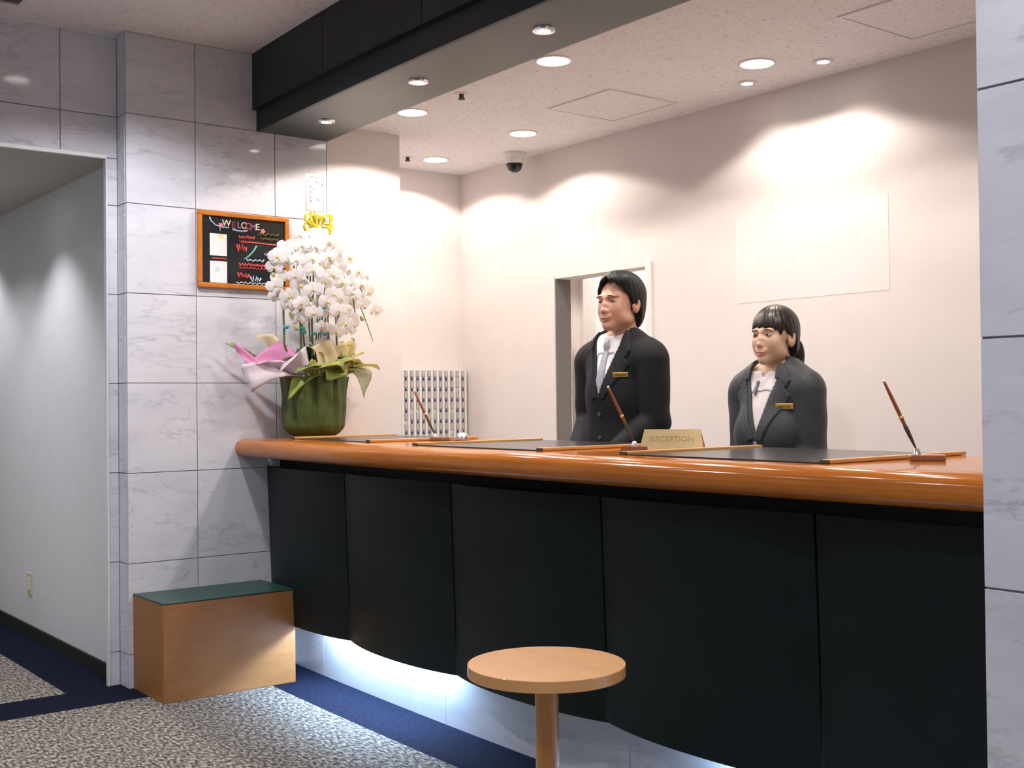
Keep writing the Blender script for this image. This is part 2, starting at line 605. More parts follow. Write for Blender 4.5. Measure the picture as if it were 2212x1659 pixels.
# ------------------------------------------------------------------ reception counter
rc = thing('reception_counter', 'long curved reception counter with orange wood top and dark green panels', 'counter', (0.85, -2.07, 0))
prof = []
for i in range(13):
    a = math.pi / 2 + math.pi * i / 12
    ca, sa = math.cos(a), math.sin(a)
    e = 0.85
    prof.append((0.575 + 0.067 * math.copysign(abs(ca) ** e, ca), 1.046 + 0.044 * math.copysign(abs(sa) ** e, sa)))
prof = [(1.215, 1.09), (0.80, 1.09)] + prof + [(0.70, 1.002), (1.215, 1.04)]
top = curved_strip('countertop', prof, -0.003, YR + 0.002, M_TOP, rc, 40)
for p in top.data.polygons:
    p.use_smooth = len(p.vertices) == 4
top.data.set_sharp_from_angle(angle=math.radians(35))
pb = [0.0, -0.80, -1.61, -2.43, -3.235, -4.04]
for a, b_ in zip(pb, pb[1:] + []):
    vs, fs = [], []
    ny, nz = 20, 6
    for side in (0, 1):
        for j in range(nz + 1):
            z = 0.25 + (0.957 - 0.25) * j / nz
            lean = 0.024 * (0.962 - z) / 0.712
            for i in range(ny + 1):
                t = -1 + 2 * i / ny
                y = (a + b_) / 2 + (b_ - a) / 2 * t * 0.990
                bul = 0.050 * (1 - abs(t) ** 2.3)
                x = 0.668 + lean - bul * (1 if side == 0 else 0.75) + (0.018 if side else 0) + arc(y)
                vs.append((x, y, z))
    m = (ny + 1) * (nz + 1)
    for j in range(nz):
        for i in range(ny):
            k = j * (ny + 1) + i
            fs.append((k, k + ny + 1, k + ny + 2, k + 1))
            k += m
            fs.append((k, k + 1, k + ny + 2, k + ny + 1))
    for i in range(ny):
        fs.append((i, i + 1, m + i + 1, m + i))
        k = nz * (ny + 1) + i
        fs.append((k, m + k, m + k + 1, k + 1))
    for j in range(nz):
        k = j * (ny + 1)
        fs.append((k, m + k, m + k + ny + 1, k + ny + 1))
        k += ny
        fs.append((k, k + ny + 1, m + k + ny + 1, m + k))
    o = raw('front_panel', vs, fs, M_GREEN, rc)
    for p in o.data.polygons:
        p.use_smooth = True
    o.data.set_sharp_from_angle(angle=math.radians(35))
curved_strip('carcass', [(0.80, 0.34), (1.16, 0.34), (1.16, 1.045), (0.735, 1.001), (0.735, 0.50), (0.80, 0.40)], -0.004, YR + 0.004, M_BLACK, rc, 20)
for y in pb[1:-1]:
    box('seam_light_block', 0.690 + arc(y), 0.705 + arc(y), y - 0.03, y + 0.03, 0.258, 0.95, M_BLACK, rc)  # added behind the seams to stop tube light leaking through the gaps
# marble plinth under the panels, in slabs
pj = [-0.004, -0.325, -1.36, -2.405, -3.44, YR + 0.004]
for a, b_ in zip(pj[:-1], pj[1:]):
    curved_strip('plinth_slab', [(0.805, 0.0), (0.825, 0.0), (0.825, 0.32), (0.805, 0.32)], a - 0.0012, b_ + 0.0012, M_PLINTH, rc, 6)
for y0, y1 in ((-0.40, -1.45), (-2.86, -4.05)):
    pts = [(0.762 + arc(y0 + (y1 - y0) * i / 8), y0 + (y1 - y0) * i / 8, 0.300) for i in range(9)]
    tube('light_tube', pts, 0.0125, M_TUBE, rc, 10)

# ------------------------------------------------------------------ ceiling fittings
def downlight(x, y, z, r, label, kind='big', group=None, power=0, size=125, blend=0.15, col=WARM, rad=0.05):
    t = thing('downlight', label, 'ceiling light', (x, y, z), 0, group)
    if kind == 'big':
        lathe('trim_ring', [(r * 0.97, -0.001), (r * 1.0, -0.006), (r * 1.13, -0.004), (r * 1.15, 0.0005), (r * 0.97, 0.0005)], M_WHITE, t, (x, y, z))
        lathe('diffuser', [(0.001, -0.004), (r * 0.99, -0.004), (r * 0.99, -0.001), (0.001, -0.001)], M_DISC, t, (x, y, z))
    else:
        lathe('trim_ring', [(r * 1.0, -0.001), (r * 1.05, -0.007), (r * 1.75, -0.006), (r * 1.85, 0.0005), (r * 1.0, 0.0005)], M_CHROME if kind == 'chrome' else M_WHITE, t, (x, y, z))
        lathe('lamp', [(0.001, -0.006), (r * 0.9, -0.006), (r * 0.98, -0.002), (0.001, -0.002)], M_HALO, t, (x, y, z))
    if power:
        spot('downlight_beam', (x, y, z - 0.012), power, col, size, blend, rad, None, t)
    return t


G1 = 'large round downlights over the desk'
downlight(1.217, -0.452, ZC, 0.068, 'large round white ceiling lamp nearest the cream pier, just behind the green beam', group=G1, power=P_BACK * 1.45, size=142)
downlight(1.217, -1.505, ZC, 0.068, 'large round white ceiling lamp half hidden by the upper edge of the green beam', group=G1, power=P_BACK * 1.45, size=142)
downlight(1.217, -2.56, ZC, 0.068, 'large ceiling lamp hidden behind the green beam near the right pillar', group=G1, power=P_BACK * 1.45, size=142)
downlight(1.217, -3.6, ZC, 0.068, 'large ceiling lamp hidden behind the right end of the beam', group=G1, power=P_BACK * 1.45, size=142)
downlight(1.925, 0.401, ZC, 0.068, 'large round white ceiling lamp in the far left corner above the key rack', group=G1, power=P_BACK * 0.85, size=142)
downlight(1.925, -0.406, ZC, 0.068, 'large round white ceiling lamp above the dome camera', group=G1, power=P_BACK * 0.85, size=142)
downlight(1.925, -1.962, ZC, 0.068, 'large round white ceiling lamp at the right, beside two small spotlights', group=G1, power=P_BACK * 0.85, size=142)
G2 = 'small halogen wall washers'
for yy, lb in ((-1.738, 'small bright spotlight at the left of the pair near the back wall'), (-2.144, 'small bright spotlight at the right of the pair near the back wall')):
    downlight(2.122, yy, ZC, 0.024, lb, 'white', G2, P_WASH, 120, 0.5, WARM, 0.03)
G3 = 'small halogen lamps under the green beam'
lbs = ['small halogen lamp under the beam, nearest the marble wall', 'small halogen lamp under the beam, second from the marble wall',
       'small halogen lamp under the beam, third from the marble wall and largest in view', 'small halogen lamp under the beam above the photo edge', 'small halogen lamp under the beam end by the right pillar']
for k, yy in enumerate((-0.378, -1.19, -2.003, -2.81, -3.62)):
    downlight(0.814 + arc(yy), yy, 2.547, 0.023, lbs[k], 'chrome', G3, P_BEAM, 136, 0.35, WARM, 0.025)
G4 = 'lobby ceiling lamps out of view'
LOBBY_WORDS = ['nearest the marble wall corner', 'in front of the header, middle', 'in front of the header, far side', 'by the beam, second from the wall', 'in the open lobby, inner row', 'above the right pillar face', 'behind the viewpoint, far side', 'in the open lobby, outer row']
for k, (x, y, pw) in enumerate(((-0.17, -0.86, 2.55), (-1.3, -0.86, 1.3), (-2.4, -0.86, 1.0), (-0.4, -2.2, 0.25), (-1.5, -2.2, 0.5), (-1.0, -4.6, 2.6), (-2.2, -4.4, 0.5), (-2.6, -3.2, 0.5))):
    downlight(x, y, ZL, 0.06, 'round lobby ceiling lamp outside the photo, ' + LOBBY_WORDS[k], group=G4, power=P_LOBBY * pw, size=140, blend=0.5, col=COOL, rad=0.06)
downlight(-0.36, 0.95, ZK, 0.055, 'round corridor ceiling lamp hidden behind the marble header', group='corridor lamps', power=P_CORR, size=104, blend=0.6, col=COOL)
downlight(-0.36, 2.4, ZK, 0.055, 'added unseen fill lamp further down the corridor', group='corridor lamps', power=P_CORR, size=120, blend=0.5, col=COOL)  # fill lamp added to brighten the lower corridor wall
downlight(-0.9, 1.6, ZK, 0.055, 'added unseen fill lamp in the middle of the corridor', group='corridor lamps', power=P_CORR, size=140, blend=0.4, col=COOL)  # another added fill, raises the ambient light in the corridor
downlight(2.74, -0.15, ZC - 0.001, 0.06, 'ceiling lamp in the passage behind the doorway', group='passage lamp', power=110, size=130, blend=0.2)


def hatch(x0, x1, y0, y1, label):
    t = thing('ceiling_hatch', label, 'access hatch', ((x0 + x1) / 2, (y0 + y1) / 2, ZC))
    box('hatch_panel', x0 + 0.012, x1 - 0.012, y0 + 0.012, y1 - 0.012, ZC - 0.004, ZC + 0.004, M_CEIL, t, 0.001)
    for a in ((x0, x1, y0, y0 + 0.01), (x0, x1, y1 - 0.01, y1), (x0, x0 + 0.01, y0 + 0.01, y1 - 0.01), (x1 - 0.01, x1, y0 + 0.01, y1 - 0.01)):
        box('frame_edge', *a, ZC - 0.006, ZC + 0.004, M_WHITE, t)


hatch(1.70, 2.125, -1.315, -0.875, 'square access hatch with thin frame in the ceiling between two large lamps')
hatch(1.70, 2.16, -2.99, -2.53, 'square access hatch in the ceiling at the top right beside the pillar')

for x, y, lb in ((1.214, -0.863, 'tiny sprinkler head in the ceiling beside the beam edge'), (1.756, 0.43, 'tiny sprinkler head in the ceiling above the cream pier edge')):
    t = thing('sprinkler', lb, 'sprinkler', (x, y, ZC), group='ceiling sprinklers')
    lathe('base_plate', [(0.001, -0.004), (0.032, -0.004), (0.036, 0.0005), (0.001, 0.0005)], M_WHITE, t, (x, y, ZC), 20)
    lathe('nozzle', [(0.012, -0.003), (0.010, -0.018), (0.016, -0.022), (0.016, -0.026), (0.001, -0.026)], M_INK, t, (x, y, ZC), 12)

t = thing('dome_camera', 'white ceiling dome camera with black glass ball near the back wall', 'camera', (2.19, 0.01, ZC))
lathe('mount', [(0.062, 0.0005), (0.062, -0.012), (0.056, -0.018), (0.052, -0.045), (0.05, -0.062), (0.001, -0.062)], M_WHITE, t, (2.19, 0.01, ZC))
lathe('dome_glass', [(0.046, -0.060), (0.045, -0.072), (0.040, -0.088), (0.030, -0.101), (0.016, -0.109), (0.001, -0.111)], plain('black_glass', (0.008, 0.009, 0.012), 0.08), t, (2.19, 0.01, ZC))

t = thing('ceiling_vent', 'pale framed grey ceiling vent at the top left corner of the photo', 'vent', (-0.7, -0.3, ZL))
VX0, VX1, VY0, VY1 = -0.92, -0.462, -0.54, -0.078
for a in ((VX0, VX1, VY0, VY0 + 0.022), (VX0, VX1, VY1 - 0.022, VY1), (VX0, VX0 + 0.022, VY0 + 0.022, VY1 - 0.022), (VX1 - 0.022, VX1, VY0 + 0.022, VY1 - 0.022)):
    box('frame_edge', *a, ZL - 0.012, ZL, M_WHITE, t, 0.002)
M_VENT = plain('vent_grey', (0.16, 0.15, 0.15), 0.6)
box('backing', VX0 + 0.02, VX1 - 0.02, VY0 + 0.02, VY1 - 0.02, ZL - 0.002, ZL, M_VENT, t)
for i in range(14):
    yy = VY0 + 0.04 + i * 0.028
    box('louvre', VX0 + 0.022, VX1 - 0.022, yy, yy + 0.016, ZL - 0.008, ZL - 0.004, M_VENT, t)
# ------------------------------------------------------------------ bench and table
b = thing('bench', 'low wooden box bench with dark green seat against the marble wall', 'bench', (0.325, -0.176, 0))
box('body', 0.02, 0.632, -0.351, -0.001, 0.0, 0.413, M_BENCH, b, 0.002)
box('seat', 0.019, 0.633, -0.352, -0.001, 0.4135, 0.419, M_LEATHG, b, 0.0015)

TX, TY = -0.262, -3.231
t = thing('pedestal_table', 'small round beech table on a single post in front of the counter', 'table', (TX, TY, 0))
lathe('table_top', [(0.001, 0.678), (0.1660, 0.678), (0.1672, 0.679), (0.1672, 0.7012), (0.1662, 0.7022), (0.001, 0.7022)], M_BEECH, t, (TX, TY, 0), 64)
lathe('post', [(0.0245, 0.014), (0.0250, 0.06), (0.0250, 0.6775), (0.001, 0.6775)], M_STEM, t, (TX, TY, 0), 32)
lathe('base_plate', [(0.001, 0.0), (0.15, 0.0), (0.15, 0.008), (0.14, 0.014), (0.001, 0.016)], M_STEM, t, (TX, TY, 0), 40)

# ------------------------------------------------------------------ on the counter
ZT = 1.0902
def desk_pad(y0, y1, x0, x1, label):
    """y0 > y1; bars run front to back at both ends"""
    t = thing('desk_pad', label, 'desk pad', ((x0 + x1) / 2, (y0 + y1) / 2, ZT), 0, 'desk pads along the counter')
    box('pad', x0, x1, y1 + 0.012, y0 - 0.012, ZT, ZT + 0.004, M_PAD, t, 0.001)
    for y in (y0 - 0.013, y1 + 0.013):
        box('end_bar', x0 + 0.004, x1, y - 0.013, y + 0.013, ZT + 0.0005, ZT + 0.011, M_BAR, t, 0.003, 2)
        box('end_cap', x0 - 0.004, x0 + 0.004, y - 0.013, y + 0.013, ZT + 0.0005, ZT + 0.0105, M_INK, t, 0.001)


desk_pad(-0.31, -1.00, 0.64, 1.19, 'black desk pad with wood end bars in front of the orchid pot')
desk_pad(-1.42, -2.19, 0.578, 1.19, 'black desk pad with wood end bars between the bell and the brass sign')
desk_pad(-2.565, -3.325, 0.575, 1.19, 'black desk pad with wood end bars at the right end of the counter')

M_BROWN = wood_mat('pen_brown', (0.20, 0.055, 0.015), (0.34, 0.10, 0.03), (20, 20, 2), 0.2, 0.5)
M_BASEW = wood_mat('pen_base_wood', (0.22, 0.07, 0.03), (0.34, 0.13, 0.06), (6, 6, 6), 0.15, 0.6)
ANG = math.atan2(-0.785, 0.62)


def pen_stand(x, y, sx, sy, tipdx, label, h=0.185):
    t = thing('pen_stand', label, 'pen stand', (x, y, ZT), 0, 'pen stands along the counter')
    o = box('base', x - 0.044, x + 0.044, y - 0.03, y + 0.03, ZT, ZT + 0.015, M_BASEW, t, 0.003, 2, ANG)
    s = Vector((sx, sy, ZT + 0.015))
    lathe('socket', [(0.012, 0), (0.010, 0.006), (0.006, 0.014), (0.004, 0.016), (0.001, 0.016)], M_CHROME, t, s, 14)
    d = Vector((-0.79, 0.61, 0)) * tipdx + Vector((0, 0, h))
    P = lambda k: s + Vector((0, 0, 0.010)) + d * k
    pen = tube('pen', [P(0.36), P(0.40), P(0.62), P(0.8), P(0.93), P(0.965)], [0.0042, 0.0050, 0.0052, 0.0046, 0.0038, 0.0034], M_BROWN, t, 10)
    tube('grip', [P(0.0), P(0.08), P(0.2), P(0.33), P(0.36)], [0.0015, 0.0032, 0.0052, 0.0058, 0.0045], M_INK, t, 10)
    tube('ring', [P(0.455), P(0.485)], [0.0066, 0.0066], M_BRASS, t, 10)
    tube('end_cap', [P(0.963), P(0.99), P(1.0)], [0.0042, 0.0038, 0.0015], M_CHROME, t, 10)


pen_stand(0.945, -1.075, 0.93, -1.045, 0.085, 'dark pen leaning in a stand before the key rack, left of the bell')
pen_stand(0.800, -2.395, 0.815, -2.375, 0.085, 'brown pen leaning in a stand in front of the man')
pen_stand(0.875, -3.405, 0.89, -3.365, 0.085, 'brown pen leaning in a stand at the right end of the counter')

t = thing('call_bell', 'silver domed call bell on a dark base beside the left pen', 'bell', (0.985, -1.165, ZT))
lathe('base', [(0.001, 0), (0.033, 0), (0.034, 0.006), (0.030, 0.008), (0.001, 0.008)], M_BASEW, t, (0.985, -1.165, ZT), 28)
lathe('dome', [(0.028, 0.0085), (0.0275, 0.018), (0.023, 0.027), (0.015, 0.0325), (0.006, 0.0345), (0.001, 0.0347)], plain('satin_silver', (0.86, 0.86, 0.88), 0.3, 1.0), t, (0.985, -1.165, ZT), 28)
lathe('plunger', [(0.003, 0.034), (0.003, 0.039), (0.005, 0.040), (0.004, 0.043), (0.001, 0.0435)], M_CHROME, t, (0.985, -1.165, ZT), 12)

# brass RECEPTION tent sign
sd = Vector((0.618, -0.786, 0))
sn = Vector((0.786, 0.618, 0))
c0 = Vector((0.905, -2.305, ZT))
SL, SDp, SH = 0.212, 0.075, 0.064
t = thing('reception_sign', 'brass tent sign engraved RECEPTION standing beside the middle pen', 'sign', c0 + sd * SL / 2 + sn * SDp / 2)
th = 0.0022
a0, a1 = c0, c0 + sd * SL
bk0, bk1 = c0 + sn * SDp, c0 + sd * SL + sn * SDp
r0, r1 = c0 + sn * SDp / 2 + sd * 0.012 + Vector((0, 0, SH)), c0 + sn * SDp / 2 + sd * (SL - 0.012) + Vector((0, 0, SH))
inn = Vector((0, 0, -0.004))
raw('front_plate', [a0, a1, r1, r0, a0 + sn * 0.004, a1 + sn * 0.004, r1 + inn, r0 + inn], [(0, 1, 2, 3), (7, 6, 5, 4), (0, 4, 5, 1), (1, 5, 6, 2), (3, 7, 4, 0), (2, 6, 7, 3)], M_BRASS, t)
raw('back_plate', [bk0, bk1, r1, r0, bk0 - sn * 0.004, bk1 - sn * 0.004, r1 + inn, r0 + inn], [(3, 2, 1, 0), (4, 5, 6, 7), (1, 5, 4, 0), (2, 6, 5, 1), (0, 4, 7, 3), (3, 7, 6, 2)], M_BRASS, t)
upv = (r0 - a0)
upv = (upv - sd * upv.dot(sd)).normalized()
nrm = sd.cross(upv).normalized()
tx = text_obj('lettering', 'RECEPTION', 0.028, M_BRASSD, t, (0, 0, 0), (0, 0, 0), 0.0003)
mid = (a0 + a1 + r0 + r1) / 4 + nrm * 0.0006 - t.location
tx.matrix_local = Matrix(((sd.x, upv.x, nrm.x, mid.x), (sd.y, upv.y, nrm.y, mid.y), (sd.z, upv.z, nrm.z, mid.z), (0, 0, 0, 1)))

# ------------------------------------------------------------------ on the walls
t = thing('blackboard', 'orange framed blackboard with chalk lettering on the marble wall', 'blackboard', (0.556, -0.002, 1.97))
BX0, BX1, BZ0, BZ1, FW = 0.325, 0.788, 1.792, 2.147, 0.022
for nm, a in (('frame_rail', (BX0, BX1, BZ1 - FW, BZ1)), ('frame_rail', (BX0, BX1, BZ0, BZ0 + FW)), ('frame_stile', (BX0, BX0 + FW, BZ0 + FW, BZ1 - FW)), ('frame_stile', (BX1 - FW, BX1, BZ0 + FW, BZ1 - FW))):
    box(nm, a[0], a[1], -0.020, -0.001, a[2], a[3], M_FRAME, t, 0.004, 2)
box('board', BX0 + FW, BX1 - FW, -0.010, -0.002, BZ0 + FW, BZ1 - FW, M_BOARD, t)
IW, IH = BX1 - BX0 - 2 * FW, BZ1 - BZ0 - 2 * FW
bx = lambda u: BX0 + FW + IW * u
bz = lambda v: BZ1 - FW - IH * v
C_RED = plain('chalk_red', (0.80, 0.10, 0.08), 0.9)
C_PUR = plain('chalk_purple', (0.42, 0.20, 0.48), 0.9)
C_CRM = plain('chalk_cream', (0.85, 0.72, 0.50), 0.9)
C_DRD = plain('chalk_dark_red', (0.42, 0.04, 0.05), 0.9)
C_BLU = plain('chalk_pale_blue', (0.45, 0.55, 0.66), 0.9)
C_GRN = plain('chalk_green', (0.18, 0.42, 0.36), 0.9)
C_WHT = plain('chalk_white', (0.85, 0.85, 0.88), 0.9)
C_PNK = plain('chalk_pink', (0.88, 0.22, 0.27), 0.9)
C_OLV = plain('chalk_olive', (0.06, 0.055, 0.012), 0.9)


def chalk(pts, w, mat, name='chalk_stroke'):
    tube(name, [(bx(u), -0.0103, bz(v)) for u, v in pts], w, mat, t, 5)


us = [0.29, 0.375, 0.44, 0.497, 0.555, 0.61, 0.665]
vsx = [0.085, 0.105, 0.10, 0.10, 0.105, 0.115, 0.105]
for ch, u, v, mt in zip('WELCOME', us, vsx, (C_CRM, C_DRD, C_PUR, C_CRM, C_RED, C_PUR, C_CRM)):
    o = text_obj('chalk_letter', ch, 0.042, mt, t, (bx(u) - t.location.x, -0.0106 - t.location.y, bz(v + 0.01) - t.location.z), (math.pi / 2, 0, 0), 0.0006)
chalk([(0.09, 0.02), (0.11, 0.08), (0.16, 0.135), (0.24, 0.16), (0.32, 0.155)], 0.0035, C_BLU)
chalk([(0.205, 0.10), (0.215, 0.22)], 0.003, C_BLU)
chalk([(0.36, 0.175), (0.42, 0.195), (0.49, 0.195), (0.54, 0.18)], 0.004, C_BLU)
for u, v, r, mt in ((0.225, 0.135, 0.011, C_PNK), (0.725, 0.175, 0.013, C_PNK)):
    for k in range(5):
        a = k * 1.2566
        chalk([(u, v), (u + r / IW * math.cos(a), v + r / IH * math.sin(a))], 0.0045, mt, 'chalk_flower')
    chalk([(u - 0.004, v), (u + 0.004, v)], 0.004, C_WHT, 'chalk_flower')
rr = random.Random(3)


def scribble(u0, u1, v, h, n, mat, w=0.0028):
    pts = []
    for i in range(n):
        f = i / (n - 1)
        pts.append((u0 + (u1 - u0) * f + rr.uniform(-0.008, 0.008), v + h * (0.5 if i % 2 else -0.5) * rr.uniform(0.4, 1.0)))
    chalk(pts, w, mat, 'chalk_writing')


scribble(0.44, 0.62, 0.285, 0.06, 15, C_RED, 0.0036)
scribble(0.44, 0.60, 0.345, 0.03, 9, C_DRD, 0.003)
chalk([(0.46, 0.36), (0.62, 0.355), (0.80, 0.365), (0.95, 0.37)], 0.0035, C_RED)
scribble(0.41, 0.53, 0.46, 0.13, 9, C_RED, 0.0042)
chalk([(0.50, 0.62), (0.56, 0.56), (0.62, 0.47), (0.65, 0.40)], 0.0045, C_GRN)
scribble(0.52, 0.74, 0.625, 0.035, 9, C_BLU, 0.0042)
scribble(0.75, 0.84, 0.53, 0.10, 7, C_PUR, 0.0042)
scribble(0.44, 0.76, 0.70, 0.05, 19, C_RED, 0.0042)
scribble(0.44, 0.76, 0.75, 0.04, 15, C_DRD, 0.0038)
scribble(0.42, 0.55, 0.87, 0.10, 9, C_RED, 0.005)
scribble(0.58, 0.70, 0.92, 0.10, 9, C_BLU, 0.005)
scribble(0.40, 0.80, 0.975, 0.03, 15, C_WHT, 0.002)
scribble(0.66, 0.92, 0.22, 0.05, 9, C_OLV, 0.006)
scribble(0.70, 0.92, 0.29, 0.04, 9, C_OLV, 0.006)
for v0, v1, blob, bm_ in ((0.262, 0.59, (0.225, 0.30), plain('sun_yellow', (0.85, 0.68, 0.25), 0.8)), (0.672, 0.992, (0.175, 0.80), plain('sky_print', (0.50, 0.68, 0.74), 0.8))):
    pp = box('paper_sheet', bx(0.092), bx(0.292), -0.0118, -0.0102, bz(v1), bz(v0), M_PAPER, t)
    lathe('printed_picture', [(0.001, -0.0003), (0.0125, -0.0003), (0.0125, 0.0003), (0.001, 0.0003)], bm_, pp, (bx(blob[0]), -0.0120, bz(blob[1])), 14).rotation_euler = (math.pi / 2, 0, 0)
scribble(0.11, 0.28, 0.632, 0.02, 11, C_RED, 0.003)

# key rack on the far left wall
t = thing('key_rack', 'white key rack with rows of small blue key tags on the far left wall', 'key rack', (2.02, 0.70, 1.2))
KX0, KX1, KZ0, KZ1, KY = 1.66, 2.312, 0.86, 1.441, 0.655
M_RACK = plain('rack_grey', (0.60, 0.58, 0.58), 0.5)
M_SLOT = plain('slot_grey', (0.47, 0.45, 0.45), 0.6)
M_BLUE = plain('tag_blue', (0.028, 0.042, 0.16), 0.5)
box('back_board', KX0, KX1, KY + 0.006, YL - 0.001, KZ0, KZ1, M_RACK, t, 0.003)
sm = box_mesh('key_slot', 0.017, 0.010, 0.036, 0.001)
sm.materials.append(M_SLOT)
tm = box_mesh('key_tag', 0.012, 0.008, 0.016, 0.003)
tm.materials.append(M_BLUE)
missing = {(9, 0), (9, 1), (1, 3), (2, 3), (5, 3), (8, 3), (0, 4), (8, 5)}
for c in range(16):
    cx = 2.280 - 0.0406 * (15 - c) + 0.0406 * 0
    box('divider', cx + 0.012, cx + 0.026, KY - 0.003, KY + 0.0065, KZ0 + 0.01, KZ1 - 0.008, M_WHITE, t)
    for r in range(8):
        zz = 1.386 - 0.0630 * r
        if zz < KZ0 + 0.03:
            continue
        o = link('key_slot', sm, None, t, Vector((cx, KY + 0.003, zz + 0.033)) - t.location)
        if (c - 5, r) not in missing:
            o = link('key_tag', tm, None, t, Vector((cx - 0.001, KY - 0.001, zz)) - t.location)

t = thing('notice_panel', 'blank pale panel on the back wall above the woman', 'panel', (XB - 0.004, -1.893, 1.89))
box('board', XB - 0.0008, XB - 0.0002, -2.303, -1.482, 1.692, 2.088, plain('pale_panel', (0.80, 0.755, 0.74), 0.75, spec=0.2, var=0.004), t, 0.001)

t = thing('wall_outlet', 'narrow cream wall outlet low on the corridor wall', 'outlet', (0.008, 1.54, 0.28))
box('cover_plate', 0.0025, 0.0095, 1.505, 1.575, 0.225, 0.345, M_CREAM, t, 0.002)
box('socket', 0.0005, 0.0035, 1.522, 1.558, 0.25, 0.32, M_WHITE, t, 0.002)

# passage behind the doorway: folding white screen
t = thing('folding_screen', 'white folding screen seen through the doorway behind the man', 'screen', (3.1, 0.1, 0))
for i in range(5):
    y = 0.50 - i * 0.162
    o = box('screen_panel', 3.10, 3.122, y - 0.158, y, 0.03, 2.02, M_WHITE, t, 0.004)
    o.rotation_euler = (0, 0, 0.16 if i % 2 else -0.16)

# ------------------------------------------------------------------ orchid
PX, PY = 0.835, -0.165
oc = thing('orchid_arrangement', 'large white orchid in a green wrapped pot with coloured papers on the counter', 'flower arrangement', (PX, PY, ZT))
ro = random.Random(11)
M_WRAP = plain('green_wrap', (0.062, 0.085, 0.014), 0.5, var=0.25, vscale=25, bumps=0.2)
M_WRAPL = plain('light_green_wrap', (0.26, 0.33, 0.05), 0.45, var=0.2, vscale=20, bumps=0.1)
vs, fs = [], []
NS, NZ = 120, 18
for j in range(NZ + 1):
    f = j / NZ
    z = ZT + 0.001 + f * 0.285
    r = (0.085 + 0.055 * min(1, f / 0.16) ** 0.6) + 0.014 * f
    for k in range(NS):
        a = 2 * math.pi * k / NS
        fold = 0.008 * math.sin(a * 7 + 0.8 * math.sin(a * 3)) - 0.012 * max(0, math.sin(a * 9 + 1.0)) ** 6 + 0.004 * math.sin(a * 17 + 3 * f) + 0.003 * math.sin(9 * f + a * 4)
        rr_ = r + fold * (0.5 + 0.6 * f) * min(1, 0.2 + f * 5)
        vs.append((PX + rr_ * math.cos(a), PY + rr_ * math.sin(a) * 0.97, z))
for j in range(NZ):
    for k in range(NS):
        k2 = (k + 1) % NS
        fs.append((j * NS + k, j * NS + k2, (j + 1) * NS + k2, (j + 1) * NS + k))
fs.append(tuple(range(NS))[::-1])
raw('pot_wrap', vs, fs, M_WRAP, oc, True)
lathe('soil', [(0.001, 0.24), (0.132, 0.24), (0.132, 0.252), (0.001, 0.26)], plain('moss', (0.05, 0.06, 0.025), 0.9, var=0.4, vscale=60), oc, (PX, PY, ZT), 30)


def translucent(name, col, alpha_t=0.35):
    m, nt, b = nodes_of(name)
    v = coords(nt)
    f = noise(nt, v, 14, 4)
    L(nt, ramp(nt, f, [(0.3, [c * 0.92 for c in col]), (0.7, [min(1, c * 1.05) for c in col])]), b.inputs['Base Color'])
    b.inputs['Roughness'].default_value = 0.4
    b.inputs['Transmission Weight'].default_value = 0.0
    b.inputs['Subsurface Weight'].default_value = 0.0
    tr = nt.nodes.new('ShaderNodeBsdfTranslucent')
    tr.inputs[0].default_value = (*col, 1)
    mx = nt.nodes.new('ShaderNodeMixShader')
    mx.inputs[0].default_value = alpha_t
    out = nt.nodes['Material Output']
    L(nt, b.outputs[0], mx.inputs[1])
    L(nt, tr.outputs[0], mx.inputs[2])
    L(nt, mx.outputs[0], out.inputs['Surface'])
    return m


T_PINK = translucent('pink_paper', (0.86, 0.36, 0.62))
T_WHITE = translucent('white_paper', (0.84, 0.76, 0.80))
T_CREAM = translucent('cream_paper', (0.88, 0.76, 0.50))
T_YEL = translucent('yellow_paper', (0.80, 0.72, 0.26))
T_GRN = translucent('green_paper', (0.40, 0.44, 0.12))
T_PALE = translucent('pale_green_paper', (0.62, 0.62, 0.42))


def sheet(mat, c0, c1, tip, tip2=None, sag=0.03, n=8, wav=0.008, ph=0.0):
    """wrapping paper leaf from the pot rim edge c0-c1 to the outer edge tip-tip2 (world points)"""
    c0, c1, tip = Vector(c0), Vector(c1), Vector(tip)
    tip2 = Vector(tip2) if tip2 is not None else tip + (c1 - c0) * 0.04
    vs, fs = [], []
    for j in range(n + 1):
        v = j / n
        for i in range(n + 1):
            u = i / n
            p = (c0 * (1 - u) + c1 * u) * (1 - v) + (tip * (1 - u) + tip2 * u) * v
            p = p + Vector((0, 0, sag * math.sin(math.pi * v)))
            p = p + Vector((0.3, -0.8, 0.5)) * wav * math.sin(u * 7 + v * 3 + ph) * (0.3 + v)
            vs.append(p)
    for j in range(n):
        for i in range(n):
            k = j * (n + 1) + i
            fs.append((k, k + 1, k + n + 2, k + n + 1))
    o = raw('wrapping_paper', vs, fs, mat, oc, True)
    md = o.modifiers.new('solid', 'SOLIDIFY')
    md.thickness = 0.0012
    return o


rim = lambda deg, r=0.148, z=1.375: (PX + r * math.cos(math.radians(deg)), PY + r * math.sin(math.radians(deg)), z)
